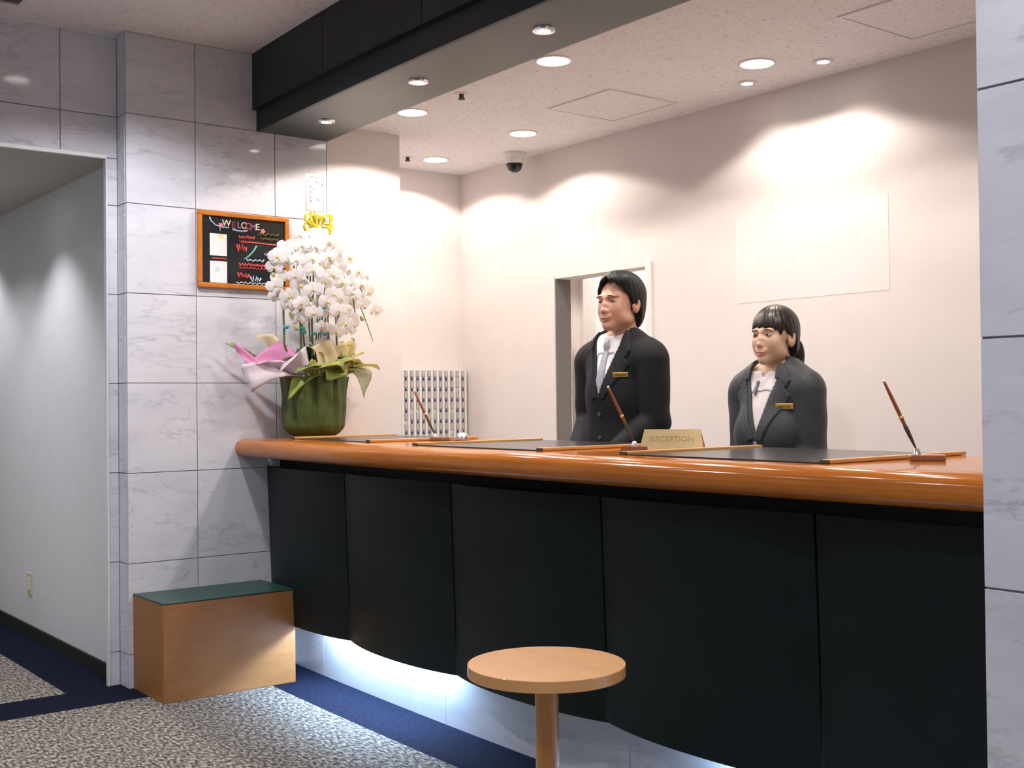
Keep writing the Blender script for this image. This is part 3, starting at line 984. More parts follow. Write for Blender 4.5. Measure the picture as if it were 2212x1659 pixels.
# angles: 180 = image left along the wall, 270 = toward the lobby, 0 = image right / desk side
sheet(T_PALE, rim(150), rim(185), (0.425, -0.085, 1.535), (0.470, -0.095, 1.535), 0.0)
sheet(T_CREAM, rim(120, 0.12), rim(175, 0.12), (0.555, -0.06, 1.580), (0.690, -0.07, 1.575), 0.03)
sheet(T_PINK, rim(175), rim(225), (0.455, -0.13, 1.535), (0.50, -0.14, 1.41), -0.02, wav=0.012)
sheet(T_PINK, rim(190, 0.13), rim(230, 0.14), (0.50, -0.15, 1.44), (0.675, -0.15, 1.555), 0.03, wav=0.012, ph=1)
sheet(T_WHITE, rim(195), rim(225), (0.455, -0.18, 1.43), (0.505, -0.19, 1.305), 0.03, wav=0.006)
sheet(T_WHITE, rim(190), rim(235, 0.155), (0.60, -0.30, 1.40), (0.745, -0.27, 1.525), 0.05, wav=0.015, ph=2)
sheet(T_CREAM, rim(250, 0.15), rim(300, 0.15), (0.745, -0.31, 1.52), (0.88, -0.27, 1.545), 0.02, wav=0.02, ph=0.5)
sheet(T_WHITE, rim(260, 0.12), rim(330, 0.12), (0.77, -0.25, 1.545), (0.93, -0.20, 1.575), 0.02, wav=0.012, ph=0.9)
sheet(T_YEL, rim(300), rim(350), (0.93, -0.27, 1.55), (1.075, -0.18, 1.50), 0.03, wav=0.02, ph=1.5)
sheet(T_CREAM, rim(320, 0.13), rim(20, 0.13), (0.975, -0.2, 1.56), (1.10, -0.13, 1.52), 0.03, wav=0.02, ph=2.2)
sheet(T_YEL, rim(285), rim(345), (1.00, -0.32, 1.455), (1.195, -0.19, 1.415), 0.03, wav=0.012, ph=0.2)
sheet(T_GRN, rim(240), rim(300), (0.70, -0.36, 1.425), (0.90, -0.37, 1.405), 0.045, wav=0.022, ph=0.4)
sheet(T_GRN, rim(280), rim(330), (0.88, -0.36, 1.44), (1.02, -0.30, 1.43), 0.05, wav=0.02, ph=2.7)
sheet(T_PALE, rim(325), rim(355), (1.08, -0.21, 1.27), (1.155, -0.17, 1.40), 0.06, wav=0.006)
sheet(M_WRAPL, rim(205, 0.158, 1.385), rim(262, 0.16, 1.39), (0.655, -0.245, 1.265), (0.675, -0.25, 1.28), 0.02, wav=0.004)
sheet(M_WRAPL, rim(252, 0.158, 1.39), rim(300, 0.16, 1.39), (0.80, -0.345, 1.36), (0.92, -0.345, 1.37), 0.03, wav=0.012)
sheet(T_WHITE, rim(345, 0.13), rim(30, 0.13), (1.045, -0.14, 1.55), (1.135, -0.10, 1.465), 0.02, wav=0.02, ph=3.1)

sheet(T_GRN, rim(225), rim(275), (0.66, -0.33, 1.40), (0.80, -0.37, 1.43), 0.03, wav=0.014, ph=1.7)
sheet(T_YEL, rim(310), rim(5), (0.985, -0.30, 1.475), (1.10, -0.22, 1.50), 0.03, wav=0.016, ph=2.0)
sheet(T_CREAM, rim(265, 0.14), rim(330, 0.14), (0.80, -0.30, 1.50), (1.00, -0.27, 1.53), 0.035, wav=0.02, ph=1.1)
sheet(T_WHITE, rim(175), rim(215), (0.52, -0.2, 1.44), (0.60, -0.24, 1.44), 0.03, wav=0.01, ph=0.7)

# flowers
M_PETAL = translucent('white_petal', (0.90, 0.86, 0.84), 0.25)
M_LIP = plain('orchid_lip', (0.80, 0.58, 0.16), 0.5)
M_STEMG = plain('stem_green', (0.13, 0.17, 0.06), 0.5)
M_LEAF = plain('leaf_green', (0.055, 0.12, 0.035), 0.35)
M_CLIP = plain('teal_clip', (0.06, 0.36, 0.36), 0.4)


def flower_mesh():
    vs, fs, mi = [], [], []

    def petal(ang, ln, wd, bend, tw=0.0):
        k = len(vs)
        ca, sa = math.cos(ang), math.sin(ang)
        for i, (f, w) in enumerate(((0.08, 0.25), (0.35, 0.85), (0.65, 1.0), (0.9, 0.62))):
            z = bend * f * f
            for s in (-1, 0, 1):
                x, y = ln * f, wd * w * s * 0.5
                zz = z - 0.004 * abs(s)
                vs.append((x * ca - y * sa, x * sa + y * ca, zz))
        vs.append((ln * ca, ln * sa, bend))
        for i in range(3):
            for s in range(2):
                a = k + i * 3 + s
                fs.append((a, a + 1, a + 4, a + 3)); mi.append(0)
        e = k + 9
        fs.append((e, e + 1, k + 12)); mi.append(0)
        fs.append((e + 1, e + 2, k + 12)); mi.append(0)
    for ang, ln, wd in ((90, 0.038, 0.026), (215, 0.038, 0.026), (325, 0.038, 0.026)):
        petal(math.radians(ang), ln, wd, -0.004)
    k0 = len(vs)
    petal(math.radians(12), 0.044, 0.046, 0.006)
    petal(math.radians(168), 0.044, 0.046, 0.006)
    for i in range(k0, len(vs)):
        vs[i] = (vs[i][0], vs[i][1], vs[i][2] + 0.003)
    k = len(vs)
    for x, y, z in ((0, 0.006, 0.004), (-0.007, -0.004, 0.010), (0.007, -0.004, 0.010), (0, -0.014, 0.013), (0, -0.003, 0.018)):
        vs.append((x, y, z))
    for f in ((0, 1, 4), (0, 4, 2), (1, 3, 4), (3, 2, 4), (0, 2, 3, 1)):
        fs.append(tuple(k + q for q in f)); mi.append(1)
    me = bpy.data.meshes.new('flower')
    me.from_pydata(vs, [], fs)
    me.materials.append(M_PETAL)
    me.materials.append(M_LIP)
    me.polygons.foreach_set('material_index', mi)
    me.polygons.foreach_set('use_smooth', [True] * len(fs))
    me.update()
    return me


FM = flower_mesh()
off0 = oc.location.copy()


def add_flower(p, d, s=1.0):
    d = Vector(d).normalized()
    q = d.to_track_quat('Z', 'Y')
    o = bpy.data.objects.new('flower', FM)
    COL.objects.link(o)
    o.parent = oc
    o.rotation_mode = 'QUATERNION'
    z = Vector((0, 0, 1))
    yv = (z - d * z.dot(d)).normalized()
    xv = yv.cross(d)
    m = Matrix((xv, yv, d)).transposed()
    rot = Matrix.Rotation(ro.uniform(-0.35, 0.35), 3, 'Z')
    o.rotation_quaternion = (m @ rot).to_quaternion()
    o.location = Vector(p) - off0
    o.scale = (s, s, s)


# main flower stems arch up from the pot and cascade outward
casc = []
for x0, top, end, nf in (
        ((0.80), (0.70, -0.20, 1.98), (0.605, -0.22, 1.80), 9),
        ((0.82), (0.76, -0.24, 2.02), (0.655, -0.31, 1.70), 10),
        ((0.83), (0.80, -0.25, 2.03), (0.745, -0.37, 1.66), 11),
        ((0.84), (0.85, -0.25, 2.03), (0.84, -0.39, 1.62), 12),
        ((0.85), (0.89, -0.24, 2.00), (0.95, -0.36, 1.66), 11),
        ((0.86), (0.93, -0.20, 1.99), (1.05, -0.28, 1.70), 10),
        ((0.87), (0.96, -0.17, 1.95), (1.085, -0.18, 1.78), 8),
        ((0.85), (0.90, -0.13, 1.93), (1.00, -0.12, 1.66), 6)):
    p0 = Vector((x0, PY + ro.uniform(-0.03, 0.03), 1.35))
    tp, en = Vector(top), Vector(end)
    p1 = Vector((x0 + (tp.x - x0) * 0.35, PY - 0.02, 1.70))
    pts = []
    ctrl = [p0, p1, tp, en]
    for i in range(15):
        u = i / 14
        if u < 0.6:
            f = u / 0.6
            pts.append(p0 * (1 - f) ** 2 + p1 * 2 * f * (1 - f) + (tp + Vector((0, 0, 0))) * f * f)
        else:
            f = (u - 0.6) / 0.4
            mid = (tp + en) / 2 + Vector(((en.x - tp.x) * 0.30, (en.y - tp.y) * 0.35, 0.07))
            pts.append(tp * (1 - f) ** 2 + mid * 2 * f * (1 - f) + en * f * f)
    tube('flower_stem', pts, [0.0042] * 9 + [0.003] * 6, M_STEMG, oc, 6)
    for i in range(nf):
        u = i / (nf - 1)
        f = u
        mid = (tp + en) / 2 + Vector(((en.x - tp.x) * 0.30, (en.y - tp.y) * 0.35, 0.07))
        p = tp * (1 - f) ** 2 + mid * 2 * f * (1 - f) + en * f * f
        side = 1 if i % 2 else -1
        p = p + Vector((side * 0.026 + ro.uniform(-0.012, 0.012), ro.uniform(-0.045, 0.0), ro.uniform(-0.015, 0.015)))
        d = Vector((p.x - 0.83, -0.30 - 0.2 * u, 0.10 - 0.18 * u)) + Vector((side * 0.10 - 0.10, -0.05, ro.uniform(-0.08, 0.08)))
        add_flower(p, d, ro.uniform(0.92, 1.12))
# fill inside the dome
for i in range(26):
    a = ro.uniform(-1.0, 1.0)
    z = ro.uniform(-0.14, 0.20)
    rx = 0.20 * math.sqrt(max(0.1, 1 - (z / 0.26) ** 2))
    p = Vector((0.83 + rx * a * 0.85, -0.24 - 0.12 * math.sqrt(1 - a * a) + ro.uniform(0, 0.06), 1.81 + z))
    add_flower(p, Vector((p.x - 0.83 - 0.1, -0.35, 0.05)), ro.uniform(0.9, 1.08))
# lower sparse flowers and buds
for x, y, z in ((0.655, -0.26, 1.70), (0.70, -0.28, 1.64), (0.79, -0.33, 1.60), (0.86, -0.34, 1.585), (0.97, -0.30, 1.62), (0.62, -0.22, 1.75), (0.93, -0.32, 1.66), (1.0, -0.22, 1.60)):
    add_flower((x, y, z), (x - 0.93, -0.4, -0.05), ro.uniform(0.85, 1.0))
bud_m = box_mesh('bud', 0.018, 0.018, 0.026, 0.008, 3)
bud_m.materials.append(plain('bud_green', (0.42, 0.40, 0.20), 0.5))
for x, y, z in ((0.73, -0.33, 1.73), (0.665, -0.27, 1.66), (0.70, -0.3, 1.69), (0.86, -0.40, 1.77), (1.095, -0.2, 1.72), (1.075, -0.21, 1.66), (1.05, -0.16, 1.555), (0.69, -0.27, 1.60), (0.63, -0.24, 1.80), (0.60, -0.22, 1.84)):
    o = link('bud', bud_m, None, oc, Vector((x, y, z)) - off0, True)
    o.rotation_euler = (ro.uniform(-0.5, 0.5), ro.uniform(-0.5, 0.5), 0)
tube('flower_stem', [(1.02, -0.2, 1.80), (1.08, -0.2, 1.70), (1.13, -0.2, 1.58), (1.14, -0.2, 1.55)], [0.003, 0.0025, 0.002, 0.0015], M_STEMG, oc, 6)
# stakes and clips
for x, y, zt in ((0.665, -0.20, 1.98), (0.735, -0.23, 1.90), (0.79, -0.24, 1.85), (0.875, -0.24, 1.85), (0.93, -0.22, 1.80)):
    tube('stake', [(x * 0.5 + PX * 0.5, PY - 0.02, 1.35), (x, y, 1.52), (x - 0.005, y + 0.01, zt)], [0.006, 0.0055, 0.004], M_STEMG, oc, 6)
cm = box_mesh('clip', 0.026, 0.016, 0.016, 0.005, 2)
cm.materials.append(M_CLIP)
for x, y, z in ((0.665, -0.215, 1.605), (0.735, -0.245, 1.60), (0.74, -0.245, 1.583), (0.79, -0.255, 1.578), (0.83, -0.26, 1.58), (0.88, -0.26, 1.58), (0.89, -0.26, 1.605), (0.775, -0.375, 1.69)):
    link('clip', cm, None, oc, Vector((x, y, z)) - off0, True)
for ang, ln, hz in ((200, 0.20, 0.10), (235, 0.19, 0.06), (300, 0.22, 0.10), (330, 0.25, 0.05), (215, 0.15, 0.14)):
    pts, wv = [], []
    a = math.radians(ang)
    for i in range(8):
        f = i / 7
        pts.append(Vector((PX + math.cos(a) * ln * f, PY + math.sin(a) * ln * f * 0.9, 1.37 + hz * math.sin(f * 2.2))))
        wv.append(Vector((-math.sin(a), math.cos(a), 0.15)) * (0.065 * math.sin(0.35 + f * 2.6) + 0.004))
    ribbon_strip('leaf', pts, wv, M_LEAF, oc, 0.002)
# greeting card on a stick and yellow bow
cd = box('message_card', 0.777, 0.876, -0.205, -0.2035, 2.155, 2.332, plain('card_pink', (0.70, 0.42, 0.42), 0.8, spec=0.1), oc, 0.0003)
box('card_face', 0.7835, 0.868, -0.2056, -0.205, 2.16, 2.326, plain('card_white', (0.66, 0.60, 0.62), 0.8, spec=0.1), cd)
M_CARDI = plain('card_ink', (0.16, 0.14, 0.34), 0.8)
M_CARDR = plain('card_red', (0.55, 0.10, 0.12), 0.8)
for x, z, w, h, m_ in ((0.812, 2.318, 0.022, 0.006, M_CARDR), (0.836, 2.316, 0.022, 0.007, M_CARDR), (0.799, 2.300, 0.010, 0.012, M_CARDI), (0.838, 2.296, 0.018, 0.008, M_CARDI), (0.802, 2.270, 0.012, 0.012, M_CARDI), (0.822, 2.262, 0.008, 0.006, M_CARDI),
                       (0.803, 2.246, 0.014, 0.014, M_CARDI), (0.802, 2.222, 0.009, 0.010, M_CARDI), (0.804, 2.204, 0.014, 0.016, M_CARDI), (0.842, 2.212, 0.010, 0.012, M_CARDI), (0.865, 2.285, 0.008, 0.018, M_CARDR)):
    box('writing', x - w / 2, x + w / 2, -0.2059, -0.2055, z + h * 0.22, z + h * 0.22 + 0.0018, m_, cd)
    box('writing', x - w * 0.36, x + w * 0.42, -0.2059, -0.2055, z - h * 0.22, z - h * 0.22 + 0.0018, m_, cd)
    box('writing', x - w * 0.20, x - w * 0.20 + 0.0018, -0.2060, -0.2055, z - h / 2, z + h / 2, m_, cd)
    box('writing', x + w * 0.22, x + w * 0.22 + 0.0016, -0.2060, -0.2055, z - h * 0.3, z + h * 0.4, m_, cd)
tube('stick', [(0.826, -0.20, 1.9), (0.826, -0.202, 2.2)], 0.003, M_STEMG, oc, 6)
M_BOW = translucent('yellow_ribbon', (1.0, 0.93, 0.22), 0.5)
bow = bpy.data.objects.new('bow', None)
COL.objects.link(bow)
bow.parent = oc
bow.location = Vector((0.825, -0.225, 2.075)) - off0
bc = Vector((0.825, -0.225, 2.075))
for k, (ax, az, ln) in enumerate(((-0.75, 0.75, 0.088), (0.75, 0.65, 0.09), (-1.0, 0.05, 0.072), (1.0, 0.0, 0.075), (-0.4, 0.95, 0.066), (0.35, 1.0, 0.06), (-0.85, -0.45, 0.066), (0.85, -0.4, 0.07))):
    d = Vector((ax, -0.15, az)).normalized()
    sd_ = Vector((-d.z, -0.2, d.x)).normalized()
    pts = []
    for i in range(9):
        a = math.pi * 2 * i / 8 - math.pi
        f = (1 + math.cos(a)) / 2
        pts.append(bc + d * ln * f + sd_ * 0.024 * math.sin(a) * (0.4 + f))
    ribbon_strip('bow_loop', pts, Vector((0.004 * (k % 2), -0.030, 0.006)), M_BOW, bow, 0.001)
lathe('bow_knot', [(0.001, -0.012), (0.012, -0.008), (0.015, 0), (0.012, 0.008), (0.001, 0.012)], plain('bow_centre', (0.86, 0.70, 0.02), 0.5), bow, bc + Vector((0, -0.012, 0)), 10)
for pts in (([(0.815, -0.225, 2.06), (0.775, -0.24, 2.02), (0.735, -0.25, 1.985)]), ([(0.80, -0.23, 2.05), (0.76, -0.24, 2.03), (0.715, -0.25, 1.965)]), ([(0.835, -0.225, 2.06), (0.87, -0.24, 2.0), (0.905, -0.25, 1.955), (0.945, -0.255, 1.94)])):
    ribbon_strip('ribbon_tail', pts, Vector((0.018, 0, 0.018)), M_BOW, bow, 0.001)

# ------------------------------------------------------------------ people: signed distance shapes -> one continuous surface
class Field:
    def __init__(s, xs, ys, zs):
        s.xs, s.ys, s.zs = [np.asarray(a, np.float32) for a in (xs, ys, zs)]
        s.F = np.full((len(xs), len(ys), len(zs)), 5.0, np.float32)

    def sl(s, lo, hi):
        r = []
        for ax, a, b_ in zip((s.xs, s.ys, s.zs), lo, hi):
            r.append(slice(int(np.searchsorted(ax, a)), int(np.searchsorted(ax, b_, 'right'))))
        return tuple(r)

    def grid(s, sl=(slice(None),) * 3):
        return s.xs[sl[0]][:, None, None], s.ys[sl[1]][None, :, None], s.zs[sl[2]][None, None, :]

    def add(s, fn, lo, hi, k=0.0, m=0.05):
        lo = [v - m - k for v in lo]
        hi = [v + m + k for v in hi]
        sl = s.sl(lo, hi)
        X, Y, Z = s.grid(sl)
        d = fn(X, Y, Z)
        A = s.F[sl]
        if k > 0:
            h = np.maximum(k - np.abs(A - d), 0) / k
            s.F[sl] = np.minimum(A, d) - h * h * k * 0.25
        else:
            s.F[sl] = np.minimum(A, d)

    def cut(s, fn, k=0.0):
        X, Y, Z = s.grid()
        d = -fn(X, Y, Z)
        A = s.F
        if k > 0:
            h = np.maximum(k - np.abs(A - d), 0) / k
            s.F = np.maximum(A, d) + h * h * k * 0.25
        else:
            s.F = np.maximum(A, d)

    def cone(s, a, b_, ra, rb, k=0.02):
        a, b_ = np.array(a, np.float32), np.array(b_, np.float32)
        ab = b_ - a
        L2 = float(ab @ ab)

        def fn(X, Y, Z):
            px, py, pz = X - a[0], Y - a[1], Z - a[2]
            t = np.clip((px * ab[0] + py * ab[1] + pz * ab[2]) / L2, 0, 1)
            return np.sqrt((px - ab[0] * t) ** 2 + (py - ab[1] * t) ** 2 + (pz - ab[2] * t) ** 2) - (ra + (rb - ra) * t)
        r = max(ra, rb)
        s.add(fn, np.minimum(a, b_) - r, np.maximum(a, b_) + r, k)

    def ell(s, c, r, k=0.02, rot=None):
        """rot = (hx, hy, cos, sin): centre given in head coordinates, turned about the neck axis"""
        def fn(X, Y, Z):
            if rot:
                hx, hy, co, si = rot
                X0, Y0 = X - hx, Y - hy
                X, Y = co * X0 + si * Y0, -si * X0 + co * Y0
            px, py, pz = (X - c[0]), (Y - c[1]), (Z - c[2])
            k0 = np.sqrt((px / r[0]) ** 2 + (py / r[1]) ** 2 + (pz / r[2]) ** 2)
            k1 = np.sqrt((px / r[0] ** 2) ** 2 + (py / r[1] ** 2) ** 2 + (pz / r[2] ** 2) ** 2)
            return k0 * (k0 - 1.0) / np.maximum(k1, 1e-6)
        if rot:
            hx, hy, co, si = rot
            cx, cy = hx + co * c[0] - si * c[1], hy + si * c[0] + co * c[1]
            rm = max(r[0], r[1])
            lo, hi = (cx - rm, cy - rm, c[2] - r[2]), (cx + rm, cy + rm, c[2] + r[2])
        else:
            lo, hi = [c[i] - r[i] for i in range(3)], [c[i] + r[i] for i in range(3)]
        s.add(fn, lo, hi, k)

    def cutell(s, c, r, rot, k):
        hx, hy, co, si = rot
        cx, cy = hx + co * c[0] - si * c[1], hy + si * c[0] + co * c[1]
        rm = max(r) + 0.02
        sl = s.sl((cx - rm, cy - rm, c[2] - rm), (cx + rm, cy + rm, c[2] + rm))
        X, Y, Z = s.grid(sl)
        X0, Y0 = X - hx, Y - hy
        xr, yr = co * X0 + si * Y0, -si * X0 + co * Y0
        k0 = np.sqrt(((xr - c[0]) / r[0]) ** 2 + ((yr - c[1]) / r[1]) ** 2 + ((Z - c[2]) / r[2]) ** 2)
        d = -(k0 - 1) * min(r)
        A = s.F[sl]
        h = np.maximum(k - np.abs(A - d), 0) / k
        s.F[sl] = np.maximum(A, d) + h * h * k * 0.25

    def surface(s, name, mat, parent, smooth_it=2):
        v, f = surface_nets(s.F, s.xs, s.ys, s.zs)
        if smooth_it:
            v = laplace(v, f, smooth_it)
        me = bpy.data.meshes.new(name)
        me.from_pydata(v.tolist(), [], f.tolist())
        me.update()
        return link(name, me, mat, parent, None, True)

    def front(s, x, z):
        """y of the front surface at (x, z)"""
        i, k = int(np.searchsorted(s.xs, x)), int(np.searchsorted(s.zs, z))
        col = s.F[i, :, k]
        j = int(np.argmax(col < 0))
        if col[j] >= 0 or j == 0:
            return 0.0
        t = col[j - 1] / (col[j - 1] - col[j])
        return float(s.ys[j - 1] + (s.ys[j] - s.ys[j - 1]) * t)


def surface_nets(F, xs, ys, zs):
    neg = F < 0
    nx, ny, nz = F.shape
    cnt = np.zeros((nx - 1, ny - 1, nz - 1), np.int8)
    for dx in (0, 1):
        for dy in (0, 1):
            for dz in (0, 1):
                cnt += neg[dx:nx - 1 + dx, dy:ny - 1 + dy, dz:nz - 1 + dz]
    I, J, K = np.nonzero((cnt > 0) & (cnt < 8))
    idx = np.full(cnt.shape, -1, np.int64)
    idx[I, J, K] = np.arange(len(I))
    acc = np.zeros((len(I), 3))
    n = np.zeros(len(I))
    cor = [(a, b_, c) for a in (0, 1) for b_ in (0, 1) for c in (0, 1)]
    for a in cor:
        for b_ in cor:
            if sum(b_) - sum(a) == 1 and all(q >= p for p, q in zip(a, b_)):
                fa = F[I + a[0], J + a[1], K + a[2]]
                fb = F[I + b_[0], J + b_[1], K + b_[2]]
                m = (fa < 0) != (fb < 0)
                t = np.where(m, fa / np.where(m, fa - fb, 1), 0)
                for d, (ax, ii) in enumerate(((xs, I), (ys, J), (zs, K))):
                    p = ax[ii + a[d]]
                    q = ax[ii + b_[d]]
                    acc[:, d] += np.where(m, p + (q - p) * t, 0)
                n += m
    v = acc / n[:, None]
    faces = []
    for d in range(3):
        sl0 = [slice(None)] * 3
        sl1 = [slice(None)] * 3
        sl0[d] = slice(0, -1)
        sl1[d] = slice(1, None)
        A, B = neg[tuple(sl0)], neg[tuple(sl1)]
        e = np.nonzero(A != B)
        e = [np.asarray(q) for q in e]
        d1, d2 = (d + 1) % 3, (d + 2) % 3
        ok = (e[d1] > 0) & (e[d2] > 0) & (e[d1] < F.shape[d1] - 1) & (e[d2] < F.shape[d2] - 1)
        e = [q[ok] for q in e]
        fl = A[tuple(e)]

        def at(o1, o2):
            q = [None] * 3
            q[d] = e[d]
            q[d1] = e[d1] - o1
            q[d2] = e[d2] - o2
            return idx[tuple(q)]
        q = np.stack([at(1, 1), at(0, 1), at(0, 0), at(1, 0)], 1)
        q[~fl] = q[~fl][:, ::-1]
        faces.append(q)
    f = np.concatenate(faces)
    f = f[(f >= 0).all(1)]
    return v, f


def laplace(v, f, it):
    e = np.concatenate([f[:, [0, 1]], f[:, [1, 2]], f[:, [2, 3]], f[:, [3, 0]]])
    e = np.concatenate([e, e[:, ::-1]])
    deg = np.bincount(e[:, 0], minlength=len(v))
    for k in range(it * 2):
        w = 0.5 if k % 2 == 0 else -0.52
        s_ = np.stack([np.bincount(e[:, 0], weights=v[e[:, 1], d], minlength=len(v)) for d in range(3)], 1)
        v = v + w * (s_ / np.maximum(deg, 1)[:, None] - v)
    return v


def poly_sdf(px, pz, poly):
    """signed distance in the x,z plane to a polygon"""
    d = np.full(np.broadcast(px, pz).shape, 1e3, np.float32)
    ins = np.zeros(d.shape, bool)
    n = len(poly)
    for i in range(n):
        ax, az = poly[i]
        bx_, bz_ = poly[(i + 1) % n]
        ex, ez = bx_ - ax, bz_ - az
        t = np.clip(((px - ax) * ex + (pz - az) * ez) / (ex * ex + ez * ez), 0, 1)
        d = np.minimum(d, (px - ax - ex * t) ** 2 + (pz - az - ez * t) ** 2)
        c = ((az > pz) != (bz_ > pz)) & (px < ex * (pz - az) / (ez if abs(ez) > 1e-9 else 1e-9) + ax)
        ins ^= c
    d = np.sqrt(d)
    return np.where(ins, -d, d)


def axis(*bands):
    """bands: (from, to, step) joined"""
    out = []
    for a, b_, st in bands:
        out.extend(np.arange(a, b_ - st * 0.5, st).tolist())
    out.append(bands[-1][1])
    return np.array(out)


def skin_mat(name, col):
    m, nt, b = nodes_of(name)
    v = coords(nt)
    f = noise(nt, v, 26, 4)
    L(nt, ramp(nt, f, [(0.3, [c * 0.94 for c in col]), (0.7, [min(1, c * 1.06) for c in col])]), b.inputs['Base Color'])
    b.inputs['Roughness'].default_value = 0.45
    b.inputs['Subsurface Weight'].default_value = 0.15
    b.inputs['Subsurface Radius'].default_value = (0.012, 0.005, 0.003)
    b.inputs['Subsurface Scale'].default_value = 0.6
    return m


def cloth_mat(name, col, rough, var=0.12, scale=180, sheen=0.0):
    m = plain(name, col, rough, var=var, vscale=scale, spec=0.25, bumps=0.08)
    m.node_tree.nodes['Principled BSDF'].inputs['Sheen Weight'].default_value = sheen
    return m


def make_person(spec):
    S = spec
    sc = S['scale']
    male = S['male']
    t = thing('person', S['label'], 'person', (S['x'], S['y'], 0), -math.pi / 2)
    q = lambda *p: tuple(c * sc for c in p)
    hz = S['head_z']
    hy = -0.022
    hs = S['head_scale']
    ca, sa = math.cos(S['head_yaw']), math.sin(S['head_yaw'])
    rot = (S['head_x'], 0.01, ca, sa)
    W = S['shoulder']

    def torso(f, o, arms=True, ro_=0.0):
        """torso and arms grown by o"""
        g = lambda *r: tuple(x * sc + o for x in r)
        f.ell(q(0, 0.005, 1.27), g(0.150 if male else 0.136, 0.108, 0.20), 0.03)
        f.ell(q(0, 0.0, 1.06), g(0.142 if male else 0.122, 0.10 if male else 0.09, 0.17), 0.05)
        f.ell(q(0, 0.012, 0.92), g(0.165, 0.115, 0.13), 0.05)
        f.cone(q(-W * 0.80, 0.012, 1.425), q(W * 0.80, 0.012, 1.425), 0.058 * sc + o, 0.058 * sc + o, 0.05)
        for s in (-1, 1):
            f.cone(q(s * 0.03, 0.018, 1.492), q(s * W * 0.97, 0.012, 1.438), 0.046 * sc + o, 0.040 * sc + o, 0.03)
        f.cone(q(-0.055, 0.02, 1.475), q(0.055, 0.02, 1.475), 0.05 * sc + o, 0.05 * sc + o, 0.05)
        if not male:
            f.ell(q(-0.07, -0.064, 1.235), g(0.056, 0.038, 0.06), 0.05)
            f.ell(q(0.07, -0.064, 1.235), g(0.056, 0.038, 0.06), 0.05)
        if arms:
            for s in (-1, 1):
                sh, el, wr = q(s * W, 0.012, 1.412), q(s * (W + S['elbow']), 0.015, 1.165), q(s * 0.062, -0.205, 0.965)
                f.cone(sh, el, 0.052 * sc + o * 1.1 + ro_, 0.042 * sc + o + ro_, 0.016)
                f.cone(el, wr, 0.042 * sc + o + ro_, 0.030 * sc + o + ro_, 0.012)

    # ---- body: head, neck, trunk, arms, hands, legs as one surface
    zc_ = hz - 0.13 * hs
    top_z = hz + 0.14 * hs
    xs = axis((-0.36, -0.105, 0.009), (-0.105, 0.105, 0.0026), (0.105, 0.36, 0.009))
    ys = axis((-0.30, -0.14, 0.0045), (-0.14, 0.13, 0.0028), (0.13, 0.22, 0.012))
    zs = axis((-0.01, 0.84 * sc, 0.014), (0.84 * sc, 1.0 * sc, 0.0045), (1.0 * sc, zc_, 0.011), (zc_, top_z, 0.0026))
    f = Field(xs, ys, zs)
    torso(f, 0.0)
    f.cone(q(0, 0.024, 1.40), (S['head_x'] * 0.8, 0.030, hz - 0.03 * hs), 0.060 * sc if male else 0.050 * sc, 0.053 * sc if male else 0.043 * sc, 0.02)
    for s in (-1, 1):
        hip, kn, an = q(s * 0.085, 0.01, 0.90), q(s * 0.09, -0.005, 0.49), q(s * 0.09, 0.02, 0.085)
        f.cone(hip, kn, 0.082 * sc, 0.052 * sc, 0.04)
        f.cone(kn, an, 0.052 * sc, 0.036 * sc, 0.02)
        f.cone(q(s * 0.09, 0.03, 0.045), q(s * 0.105, -0.13, 0.032), 0.036 * sc, 0.03 * sc, 0.03)
        # hand: palm, four unequal bent fingers and a thumb, clasped in front
        wr = np.array(q(s * 0.062, -0.205, 0.965))
        lift = 0.0 if s > 0 else -0.018
        fwd = -0.024 if s > 0 else 0.0
        pm = wr + np.array([-s * 0.035, -0.012 + fwd, -0.035 + lift]) * sc
        f.cone(wr, pm, 0.024 * sc, 0.027 * sc, 0.015)
        for i, (ln, dz) in enumerate(((0.062, 0.020), (0.070, 0.005), (0.066, -0.010), (0.052, -0.024))):
            k0 = pm + np.array([-s * 0.012, -0.006, dz]) * sc
            k1 = k0 + np.array([-s * ln * 0.55, -0.010, -0.012]) * sc
            k2 = k1 + np.array([-s * ln * 0.42, 0.014, -0.014]) * sc
            f.cone(k0, k1, 0.0092 * sc, 0.0085 * sc, 0.004)
            f.cone(k1, k2, 0.0085 * sc, 0.0070 * sc, 0.003)
        th0 = pm + np.array([s * 0.004, -0.014, 0.020]) * sc
        th1 = th0 + np.array([-s * 0.020, -0.012, 0.016]) * sc
        th2 = th1 + np.array([-s * 0.024, -0.002, 0.004]) * sc
        f.cone(th0, th1, 0.0115 * sc, 0.0098 * sc, 0.006)
        f.cone(th1, th2, 0.0098 * sc, 0.0078 * sc, 0.003)

    def H(x, y, z):
        return (x * hs, (y - 0.01) * hs - 0.012, hz + z * hs)

    def he(c, r, k=0.018):
        f.ell(H(*c), tuple(a * hs for a in r), k, rot)
    he((0, 0.012, 0.034), (0.076, 0.094, 0.083), 0.02)
    he((0, -0.036, -0.025), (0.060 if male else 0.057, 0.058, 0.082), 0.03)
    he((0, -0.042, -0.080), (0.046 if male else 0.037, 0.044, 0.031), 0.022)
    he((0, -0.078, -0.100), (0.020 if male else 0.015, 0.017, 0.015), 0.03)
